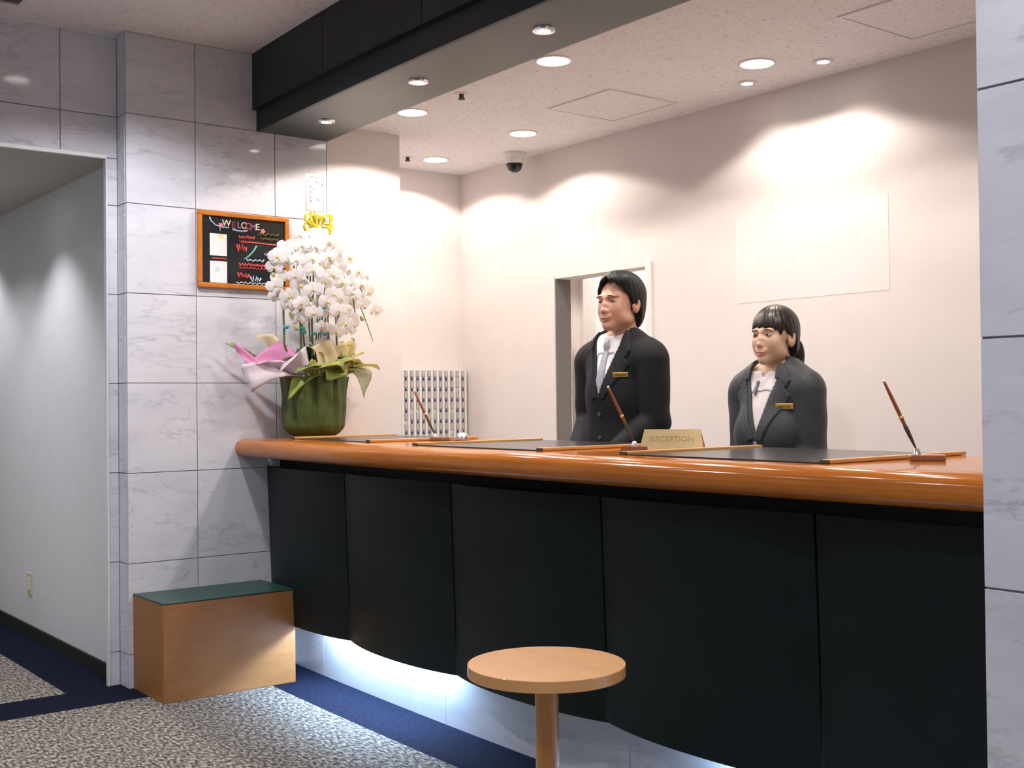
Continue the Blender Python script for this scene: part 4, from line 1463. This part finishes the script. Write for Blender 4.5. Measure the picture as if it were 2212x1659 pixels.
    for s in (-1, 1):
        he((s * 0.034, -0.064, -0.030), (0.023, 0.019, 0.026), 0.03)
        he((s * (0.050 if male else 0.043), -0.022, -0.066), (0.018, 0.035, 0.022), 0.03)
        he((s * 0.026, -0.085 if male else -0.079, 0.022), (0.024, 0.010, 0.009), 0.016)
        he((s * 0.0765, 0.008, -0.014), (0.010, 0.020, 0.033), 0.006)
        he((s * 0.082, 0.016, -0.008), (0.008, 0.012, 0.027), 0.006)
    for s in (-1, 1):
        f.cutell(H(s * 0.0925, 0.004, -0.010), (0.010 * hs, 0.011 * hs, 0.020 * hs), rot, 0.004)
    he((0, -0.086, 0.004), (0.010, 0.012, 0.022), 0.014)
    he((0, -0.096, -0.018), (0.0105, 0.013, 0.024), 0.014)
    he((0, -0.104, -0.036), (0.0120, 0.0125, 0.0105) if male else (0.0098, 0.0115, 0.0090), 0.010)
    for s in (-1, 1):
        he((s * (0.0122 if male else 0.0100), -0.094, -0.040), (0.0080, 0.011, 0.0080) if male else (0.0066, 0.010, 0.0068), 0.007)
    he((0, -0.092, -0.060), (0.024, 0.010, 0.010), 0.014)
    # eye sockets, mouth groove
    for s in (-1, 1):
        f.cutell(H(s * 0.0315, -0.103, 0.004), (0.019 * hs, 0.017 * hs, 0.0095 * hs), rot, 0.012)
        f.ell(H(s * 0.0315, -0.075, 0.004), tuple(a * hs for a in (0.0155, 0.0130, 0.0125)), 0.006, rot)
    f.ell(H(0, -0.0915, -0.0655), tuple(a * hs for a in (0.022, 0.0105, 0.0052)), 0.005, rot)
    f.ell(H(0, -0.0895, -0.0765), tuple(a * hs for a in (0.018, 0.0105, 0.0062)), 0.005, rot)
    body = f.surface('body', S['skin'], t, 1)

    def hw(x, y, z):
        """head coordinates -> person coordinates"""
        p = H(x, y, z)
        x0, y0 = p[0] , p[1]
        return Vector((rot[0] + ca * x0 - sa * y0, rot[1] + sa * x0 + ca * y0, p[2]))

    def face_pt(x, z, out=0.0):
        """point on the face at head-lateral x and height z, by walking inward along the facing axis"""
        a0, b0 = hw(x, -0.16, z), hw(x, -0.02, z)
        for i in range(200):
            p = a0.lerp(b0, i / 200)
            ii, jj, kk_ = [int(np.clip(np.searchsorted(ax, v), 1, len(ax) - 1)) for ax, v in zip((f.xs, f.ys, f.zs), p)]
            if f.F[ii, jj, kk_] < 0.0005:
                break
        return p + Vector((sa, -ca, 0)) * out

    # ---- face details as small own meshes
    def blob(name, p, r, mat, par, tilt=0.0, yawx=0.0):
        bm = bmesh.new()
        bmesh.ops.create_uvsphere(bm, u_segments=14, v_segments=9, radius=1.0)
        bmesh.ops.scale(bm, vec=r, verts=bm.verts)
        me = bpy.data.meshes.new(name)
        bm.to_mesh(me)
        bm.free()
        o = link(name, me, mat, par, p, True)
        o.rotation_euler = (0, tilt, S['head_yaw'] + yawx)
        return o
    def ltube(name, pts, rads, mat, seg):
        return link(name, tube_mesh(name, pts, rads, seg), mat, t, None, True)
    for s in (-1, 1):
        p = face_pt(s * 0.0315, 0.002)
        e = blob('eye', p + Vector((sa, -ca, 0)) * -0.0045 * hs, (0.0140 * hs, 0.0062 * hs, S['eye_open'] * hs), S['eye_mat'], t, s * 0.06, -s * 0.25)
        blob('iris', Vector((0.0008 * s * hs, -0.0030 * hs, 0)), (0.0066 * hs, 0.0040 * hs, S['eye_open'] * 0.98 * hs), S['iris_mat'], e)
        # upper lid line and brow follow the face
        lid, br = [], []
        for i in range(7):
            u = -1 + 2 * i / 6
            lid.append(face_pt(s * 0.0315 + u * 0.0150, 0.002 + (S['eye_open'] + 0.0006) * (1 - u * u * 0.9) - (0.0015 if u * s > 0.4 else 0), 0.0004))
            br.append(face_pt(s * 0.034 + u * 0.0195, 0.0245 - 0.003 * u * s - 0.003 * u * u, -0.0002))
        ltube('eyelid_line', lid, [0.0004, 0.0011, 0.0014, 0.0015, 0.0015, 0.0012, 0.0004], S['lash_mat'], 5)
        ltube('eyebrow', br, [0.0008] + [S['brow_r']] * 5 + [0.0006], S['brow_mat'], 6)
    for z0, hgt, nm in ((-0.0660, 0.0028 if male else 0.0038, 'upper_lip'), (-0.0762, 0.0036 if male else 0.0048, 'lower_lip')):
        pts = [face_pt(-0.021 + 0.042 * i / 8, z0 + (0.0015 if z0 > -0.07 else 0.0015) * abs(-1 + i / 4) ** 1.5 * (-1.2 if z0 > -0.07 else 1.6), -0.0016) for i in range(9)]
        ltube(nm, pts, [0.0008] + [hgt * hs * (1 - (-1 + i / 4) ** 2 * 0.75) for i in range(1, 8)] + [0.0008], S['lip_mat'], 8)

    # ---- hair
    hx_ = axis((-0.115, 0.150, 0.0028))
    hy_ = axis((-0.145, 0.185, 0.0028))
    hz_ = axis((hz - (0.14 if male else 0.20) * hs, hz + 0.165 * hs, 0.0028))
    hf = Field(hx_, hy_, hz_)
    hd = S['hair_depth']
    hf.ell(H(0, 0.012, 0.036), tuple(a * hs + hd for a in (0.076, 0.094, 0.083)), 0.0, rot)
    hf.ell(H(0, 0.040, -0.035), tuple(a * hs + hd * 0.7 for a in (0.066, 0.060, 0.075)), 0.03, rot)
    if male:
        hf.ell(H(0.02, -0.045, 0.085), tuple(a * hs for a in (0.062, 0.055, 0.040)), 0.03, rot)
    X, Y, Z = hf.grid()
    X0, Y0 = X - rot[0], Y - rot[1]
    xr, yr = ca * X0 + sa * Y0, -sa * X0 + ca * Y0 + 0.012
    ph = np.degrees(np.arctan2(xr, -(yr - 0.005)))
    line = np.interp(ph, S['hairline'][0], np.array(S['hairline'][1]) * hs + hz)
    strand = 0.0006 * np.sin(ph * 0.45 + 50 * (Z - hz)) + 0.00035 * np.sin(ph * 1.3 + 30 * (Z - hz))
    hf.F = hf.F + strand.astype(np.float32)
    cutd = (line + 0.004 * np.sin(ph * 0.37) * (1 if not male else 0.8) - Z).astype(np.float32)
    k = 0.008
    h = np.maximum(k - np.abs(hf.F - cutd), 0) / k
    hf.F = np.maximum(hf.F, cutd) + h * h * k * 0.25
    if not male:
        hf.ell(H(0, 0.122, -0.010), tuple(a * hs for a in (0.026, 0.022, 0.026)), 0.012, rot)
        hf.ell(H(0.006, 0.146, -0.078), tuple(a * hs for a in (0.034, 0.028, 0.072)), 0.012, rot)
    hf.surface('hair', S['hair_mat'], t, 1)

    # ---- clothes
    VW, VT, VB = S['v']              # half width and height at the collar, lowest point
    cx = axis((-0.345, -0.15, 0.0065), (-0.15, 0.15, 0.0042), (0.15, 0.345, 0.0065))
    cy = axis((-0.285, 0.175, 0.0055))
    cz = axis((0.76 * sc, 0.98 * sc, 0.012), (0.98 * sc, 1.57 * sc, 0.0045))
    base = Field(cx, cy, cz)
    torso(base, 0.0, arms=False)
    nk = Field(cx, cy, cz)
    nk.cone(q(0, 0.022, 1.40), (0, 0.014, hz - 0.05 * hs), 0.062 * sc if male else 0.052 * sc, 0.056 * sc if male else 0.046 * sc, 0.0)
    X, Y, Z = base.grid()
    # shirt: chest shell plus collar
    sh = Field(cx, cy, cz)
    trunk = base.F - 0.005
    nkd = nk.F - 0.007
    kk = 0.02
    h = np.maximum(kk - np.abs(trunk - nkd), 0) / kk
    both = np.minimum(trunk, nkd) - h * h * kk * 0.25
    neckline = Z - (S['collar_z'] + 0.42 * (Y - 0.01))
    openv = poly_sdf(np.abs(X), Z, S['throat']) if S.get('throat') else None
    shF = np.maximum(both, neckline)
    if openv is not None:
        shF = np.maximum(shF, -np.maximum(openv, Y + 0.02))
    sh.F = np.maximum(shF, 0.80 * sc - Z + 0 * X).astype(np.float32)
    shirt = sh.surface('shirt', S['shirt_mat'], t, 1)
    # collar leaves
    col_ = Field(cx, cy, cz)
    pol = S['collar_poly']
    dd = np.maximum(np.maximum(both - 0.0035, neckline - 0.002), np.maximum(poly_sdf(np.abs(X), Z, pol), Y - 0.06))
    stand = np.maximum(np.maximum(both - 0.004, neckline - 0.004), (S['collar_z'] - 0.05 * sc + 0.55 * (Y - 0.01)) - Z)
    if openv is not None:
        stand = np.maximum(stand, -np.maximum(openv, Y + 0.02))
    col_.F = np.minimum(dd, np.maximum(stand, -(nk.F - 0.001))).astype(np.float32)
    col_.surface('collar', S['collar_mat'], t, 1)
    # jacket
    jk = Field(cx, cy, cz)
    torso(jk, 0.016, True, 0.001)
    jb = jk.F.copy()
    hem = 0.80 * sc - Z
    vcut = poly_sdf(X, Z, [(-VW, VT), (-VW * 1.25, VT + 0.2), (VW * 1.25, VT + 0.2), (VW, VT), (0.004, VB)])
    neckhole = np.sqrt(X ** 2 + (Y - 0.012) ** 2) - (0.076 * sc if male else 0.066 * sc)
    nh = np.maximum(neckhole, (1.475 * sc) - Z)
    front_v = np.maximum(vcut, Y + 0.005)
    wr = Z - 0.0
    J = np.maximum(jb, hem)
    J = np.maximum(J, -front_v)
    J = np.maximum(J, -nh)
    # trim sleeves at the wrists
    for s in (-1, 1):
        p = np.array(q(s * 0.062, -0.205, 0.965))
        e = np.array(q(s * (W + S['elbow']), 0.015, 1.165))
        n_ = (p - e) / np.linalg.norm(p - e)
        along = (X - p[0]) * n_[0] + (Y - p[1]) * n_[1] + (Z - p[2]) * n_[2]
        near = np.sqrt((X - p[0]) ** 2 + (Y - p[1]) ** 2 + (Z - p[2]) ** 2) - 0.11
        J = np.maximum(J, -np.maximum(-(along + 0.004) * -1, near))
    # cloth folds on sleeves and front
    fold = 0.0022 * np.sin(Z * 46 + Y * 40 + np.abs(X) * 25) * np.clip((np.abs(X) - 0.12) * 8, 0, 1) * np.clip(np.sin(Z * 17 + 2 * X), 0, 1) + 0.0006 * np.sin(Z * 33 + X * 21)
    jk.F = (J + fold).astype(np.float32)
    jk.surface('jacket', S['jacket_mat'], t, 1)
    jbf = jb
    # lapels with notch, lying proud of the jacket front
    fx, fy, fz = axis((-0.15, 0.15, 0.003)), axis((-0.20, 0.11, 0.0038)), axis((1.0 * sc, 1.57 * sc, 0.003))
    lp = Field(fx, fy, fz)
    torso(lp, 0.016, True, 0.001)
    jbf = lp.F.copy()
    Xj, Yj, Zj = X, Y, Z
    X, Y, Z = lp.grid()
    neckh2 = np.sqrt(X ** 2 + (Y - 0.012) ** 2) - (0.076 * sc if male else 0.066 * sc)
    lapF = np.full(jbf.shape, 5.0, np.float32)
    for s in (-1, 1):
        pl = poly_sdf(X * s, Z, S['lapel'])
        pc = poly_sdf(X * s, Z, S['jcollar'])
        lift = 0.003 + 0.003 * np.clip(1 - np.abs(pl + 0.012) / 0.012, 0, 1)
        shell = np.maximum(jbf - 0.0055, -(jbf + 0.006))
        lapF = np.minimum(lapF, np.maximum(np.maximum(shell, pl), Y + 0.0))
        lapF = np.minimum(lapF, np.maximum(np.maximum(shell - 0.0012, pc), Y - 0.05))
    ring = np.maximum(np.abs(neckh2) - 0.007, np.abs(Z - (1.485 * sc + 0.35 * (Y - 0.01))) - 0.024 * sc)
    ring = np.maximum(ring, -(Y + 0.015))
    lapF = np.minimum(lapF, ring)
    lp.F = lapF.astype(np.float32)
    lp.surface('lapel', S['lapel_mat'], t, 2)
    X, Y, Z = Xj, Yj, Zj
    jf = Field(cx, cy, cz)
    jf.F = jb
    for bz_ in S['buttons']:
        y = jf.front(0.006, bz_)
        o = lathe('button', [(0.001, -0.0015), (0.0085, -0.0015), (0.0095, 0), (0.0085, 0.0022), (0.001, 0.0022)], S['button_mat'], None, (0, 0, 0), 14)
        o.parent = t
        o.location = (0.006, y - 0.002, bz_)
        o.rotation_euler = (math.pi / 2, 0, 0)
    # name badge on the left chest
    bxp, bzp = S['badge']
    y0 = jf.front(bxp, bzp)
    yl, yr_ = jf.front(bxp - 0.02, bzp), jf.front(bxp + 0.02, bzp)
    yu, yd = jf.front(bxp, bzp + 0.015), jf.front(bxp, bzp - 0.015)
    bm_ = box_mesh('name_badge', 0.064, 0.004, 0.019, 0.001)
    bd = link('name_badge', bm_, M_GOLD, t, (bxp, y0 - 0.010, bzp))
    bd.rotation_euler = (math.atan2(yu - yd, 0.03), 0, math.atan2(yr_ - yl, 0.04))
    for i in range(6):
        o = link('engraving', box_mesh('engraving', 0.0042, 0.0008, 0.0058, 0), M_INK, bd, (-0.018 + i * 0.0072, -0.0022, -0.001))
    if S.get('tie'):
        ti = Field(cx, cy, cz)
        d = np.maximum(np.maximum(both - 0.008, -(both + 0.004)), np.maximum(poly_sdf(X, Z, S['tie']), Y + 0.0))
        ti.F = d.astype(np.float32)
        kx, kz = S['knot']
        sf = Field(cx, cy, cz)
        sf.F = both.astype(np.float32)
        ky = sf.front(0.0, kz)
        ti.ell((0, ky - 0.006, kz), (0.0185 * sc, 0.012, 0.021 * sc), 0.006)
        ti.surface('tie', S['tie_mat'], t, 1)
    if S.get('vest'):
        ve = Field(cx, cy, cz)
        ve.F = np.maximum(np.maximum(base.F - 0.0105, poly_sdf(X, Z, S['vest'])), np.maximum(Y + 0.0, 0)).astype(np.float32)
        ve.surface('vest', S['vest_mat'], t, 1)
    if S.get('scarf'):
        sf = Field(cx, cy, cz)
        sf.F = np.maximum(np.maximum(both - 0.010, -(both + 0.003)), np.maximum(poly_sdf(X, Z, S['scarf']), Y)).astype(np.float32)
        sf.surface('scarf', S['scarf_mat'], t, 1)
    # trousers and shoes
    tx_ = axis((-0.24, 0.24, 0.010))
    ty_ = axis((-0.20, 0.18, 0.010))
    tz_ = axis((0.02, 1.02 * sc, 0.012))
    tr = Field(tx_, ty_, tz_)
    tr.ell(q(0, 0.012, 0.92), tuple(x * sc + 0.009 for x in (0.165, 0.115, 0.13)), 0.03)
    for s in (-1, 1):
        hip, kn, an = q(s * 0.085, 0.01, 0.90), q(s * 0.09, -0.005, 0.49), q(s * 0.09, 0.02, 0.06)
        tr.cone(hip, kn, 0.094 * sc, 0.068 * sc, 0.03)
        tr.cone(kn, an, 0.068 * sc, 0.060 * sc, 0.02)
    X, Y, Z = tr.grid()
    tr.F = np.maximum(tr.F, 0.045 - Z + 0 * X + 0 * Y).astype(np.float32)
    tr.surface('trousers', S['jacket_mat'], t, 1)
    for s in (-1, 1):
        sx = axis((s * 0.09 * sc - 0.06 + 0.0, s * 0.09 * sc + 0.075, 0.007))
        sy = axis((-0.20, 0.11, 0.007))
        sz = axis((-0.012, 0.13, 0.007))
        so = Field(sx, sy, sz)
        so.cone(q(s * 0.09, 0.035, 0.045), q(s * 0.10, -0.135, 0.036), 0.045 * sc, 0.040 * sc, 0.0)
        so.cone(q(s * 0.09, 0.03, 0.05), q(s * 0.09, 0.025, 0.10), 0.045 * sc, 0.042 * sc, 0.02)
        X, Y, Z = so.grid()
        so.F = np.maximum(so.F, 0.0005 - Z + 0 * X + 0 * Y).astype(np.float32)
        so.surface('shoe', M_PAD, t, 1)
    return t


M_HAIR = plain('black_hair', (0.008, 0.0075, 0.0075), 0.5, var=0.3, vscale=150, spec=0.3, bumps=0.25)
M_HAIRB = plain('dark_brown_hair', (0.017, 0.0125, 0.010), 0.36, var=0.3, vscale=150, spec=0.5, bumps=0.2)
M_EYEW = plain('eye_white', (0.46, 0.41, 0.39), 0.35)
M_IRIS = plain('iris_brown', (0.022, 0.013, 0.010), 0.15)
M_LASH = plain('lash', (0.035, 0.02, 0.016), 0.6)

make_person(dict(
    label='man in a black suit and silver tie standing behind the counter, looking left', male=True, x=1.50, y=-1.565, scale=1.0,
    head_z=1.653, head_x=0.026, head_scale=1.0, head_yaw=0.10, shoulder=0.187, elbow=0.012,
    skin=skin_mat('skin_tan', (0.58, 0.31, 0.21)), eye_mat=plain('half_closed_lid', (0.18, 0.09, 0.06), 0.4), iris_mat=M_IRIS, eye_open=0.0024,
    lash_mat=M_LASH, brow_mat=plain('brow_grey_brown', (0.21, 0.115, 0.08), 0.8), brow_r=0.0021, lip_mat=plain('lip_rose', (0.40, 0.165, 0.135), 0.45),
    hair_mat=M_HAIR, hair_depth=0.017,
    hairline=([-180, -125, -105, -92, -78, -62, -48, -35, -18, 2, 22, 40, 55, 66, 76, 84, 93, 105, 125, 180],
              [-0.105, -0.10, -0.045, 0.012, -0.025, 0.0, 0.022, 0.045, 0.080, 0.098, 0.080, 0.055, 0.030, 0.004, -0.034, -0.020, 0.014, -0.045, -0.10, -0.105]),
    v=(0.080, 1.50, 1.275), collar_z=1.535, collar_poly=[(0.010, 1.490), (0.05, 1.56), (0.10, 1.58), (0.095, 1.50), (0.058, 1.428)],
    shirt_mat=plain('white_shirt', (0.80, 0.78, 0.80), 0.6), collar_mat=plain('white_collar', (0.82, 0.80, 0.81), 0.6),
    jacket_mat=cloth_mat('black_suit', (0.0105, 0.0115, 0.0135), 0.75, sheen=0.02), lapel_mat=cloth_mat('black_lapel', (0.011, 0.012, 0.0145), 0.7, sheen=0.03),
    lapel=[(0.004, 1.262), (0.076, 1.445), (0.084, 1.482), (0.128, 1.432), (0.112, 1.424), (0.132, 1.395), (0.034, 1.252)],
    jcollar=[(0.080, 1.465), (0.084, 1.54), (0.108, 1.51), (0.136, 1.452), (0.126, 1.436), (0.095, 1.462)],
    buttons=[1.195, 1.10], button_mat=plain('button_grey', (0.05, 0.06, 0.065), 0.3),
    badge=(0.105, 1.355), tie=[(-0.011, 1.50), (0.011, 1.50), (0.030, 1.20), (-0.030, 1.20)], knot=(0, 1.475),
    tie_mat=plain('silver_tie', (0.36, 0.36, 0.43), 0.35, var=0.2, vscale=90)))

make_person(dict(
    label='woman in a charcoal suit with tied back dark hair standing behind the counter', male=False, x=1.60, y=-2.300, scale=0.905,
    head_z=1.4820, head_x=0.014, head_scale=0.89, head_yaw=0.06, shoulder=0.163, elbow=0.010,
    skin=skin_mat('skin_light', (0.70, 0.46, 0.325)), eye_mat=M_EYEW, iris_mat=M_IRIS, eye_open=0.0043,
    lash_mat=M_LASH, brow_mat=plain('brow_brown', (0.10, 0.06, 0.045), 0.8), brow_r=0.0016, lip_mat=plain('lip_pink', (0.60, 0.24, 0.22), 0.35),
    hair_mat=M_HAIRB, hair_depth=0.013,
    hairline=([-180, -125, -105, -92, -80, -66, -52, -40, -20, 0, 20, 38, 46, 54, 62, 74, 84, 94, 108, 125, 180],
              [-0.085, -0.075, -0.03, 0.014, -0.04, -0.03, -0.005, 0.028, 0.036, 0.034, 0.028, 0.020, 0.002, 0.020, 0.030, -0.005, -0.030, 0.014, -0.03, -0.075, -0.085]),
    v=(0.074, 1.365, 1.115), collar_z=1.372, throat=[(-0.001, 1.325), (0.024, 1.37), (0.04, 1.45), (-0.001, 1.45)],
    collar_poly=[(0.010, 1.338), (0.035, 1.39), (0.085, 1.41), (0.080, 1.335), (0.044, 1.270)],
    shirt_mat=plain('pink_white_shirt', (0.80, 0.73, 0.75), 0.6), collar_mat=plain('pink_white_collar', (0.82, 0.76, 0.78), 0.6),
    jacket_mat=cloth_mat('charcoal_suit', (0.048, 0.053, 0.063), 0.5, sheen=0.12), lapel_mat=cloth_mat('charcoal_lapel', (0.052, 0.058, 0.067), 0.48, sheen=0.12),
    lapel=[(0.004, 1.105), (0.070, 1.300), (0.076, 1.345), (0.118, 1.302), (0.102, 1.292), (0.122, 1.262), (0.034, 1.095)],
    jcollar=[(0.060, 1.325), (0.060, 1.385), (0.094, 1.365), (0.122, 1.318), (0.112, 1.302), (0.080, 1.325)],
    buttons=[1.09], button_mat=plain('button_silver', (0.30, 0.33, 0.36), 0.25),
    badge=(0.105, 1.225), vest=[(-0.07, 1.145), (0.0, 1.115), (0.07, 1.145), (0.08, 0.95), (-0.08, 0.95)], vest_mat=cloth_mat('dark_vest', (0.02, 0.023, 0.028), 0.5),
    scarf=[(-0.024, 1.322), (-0.010, 1.318), (-0.020, 1.262), (-0.032, 1.275)], scarf_mat=plain('grey_ribbon', (0.20, 0.20, 0.28), 0.5)))
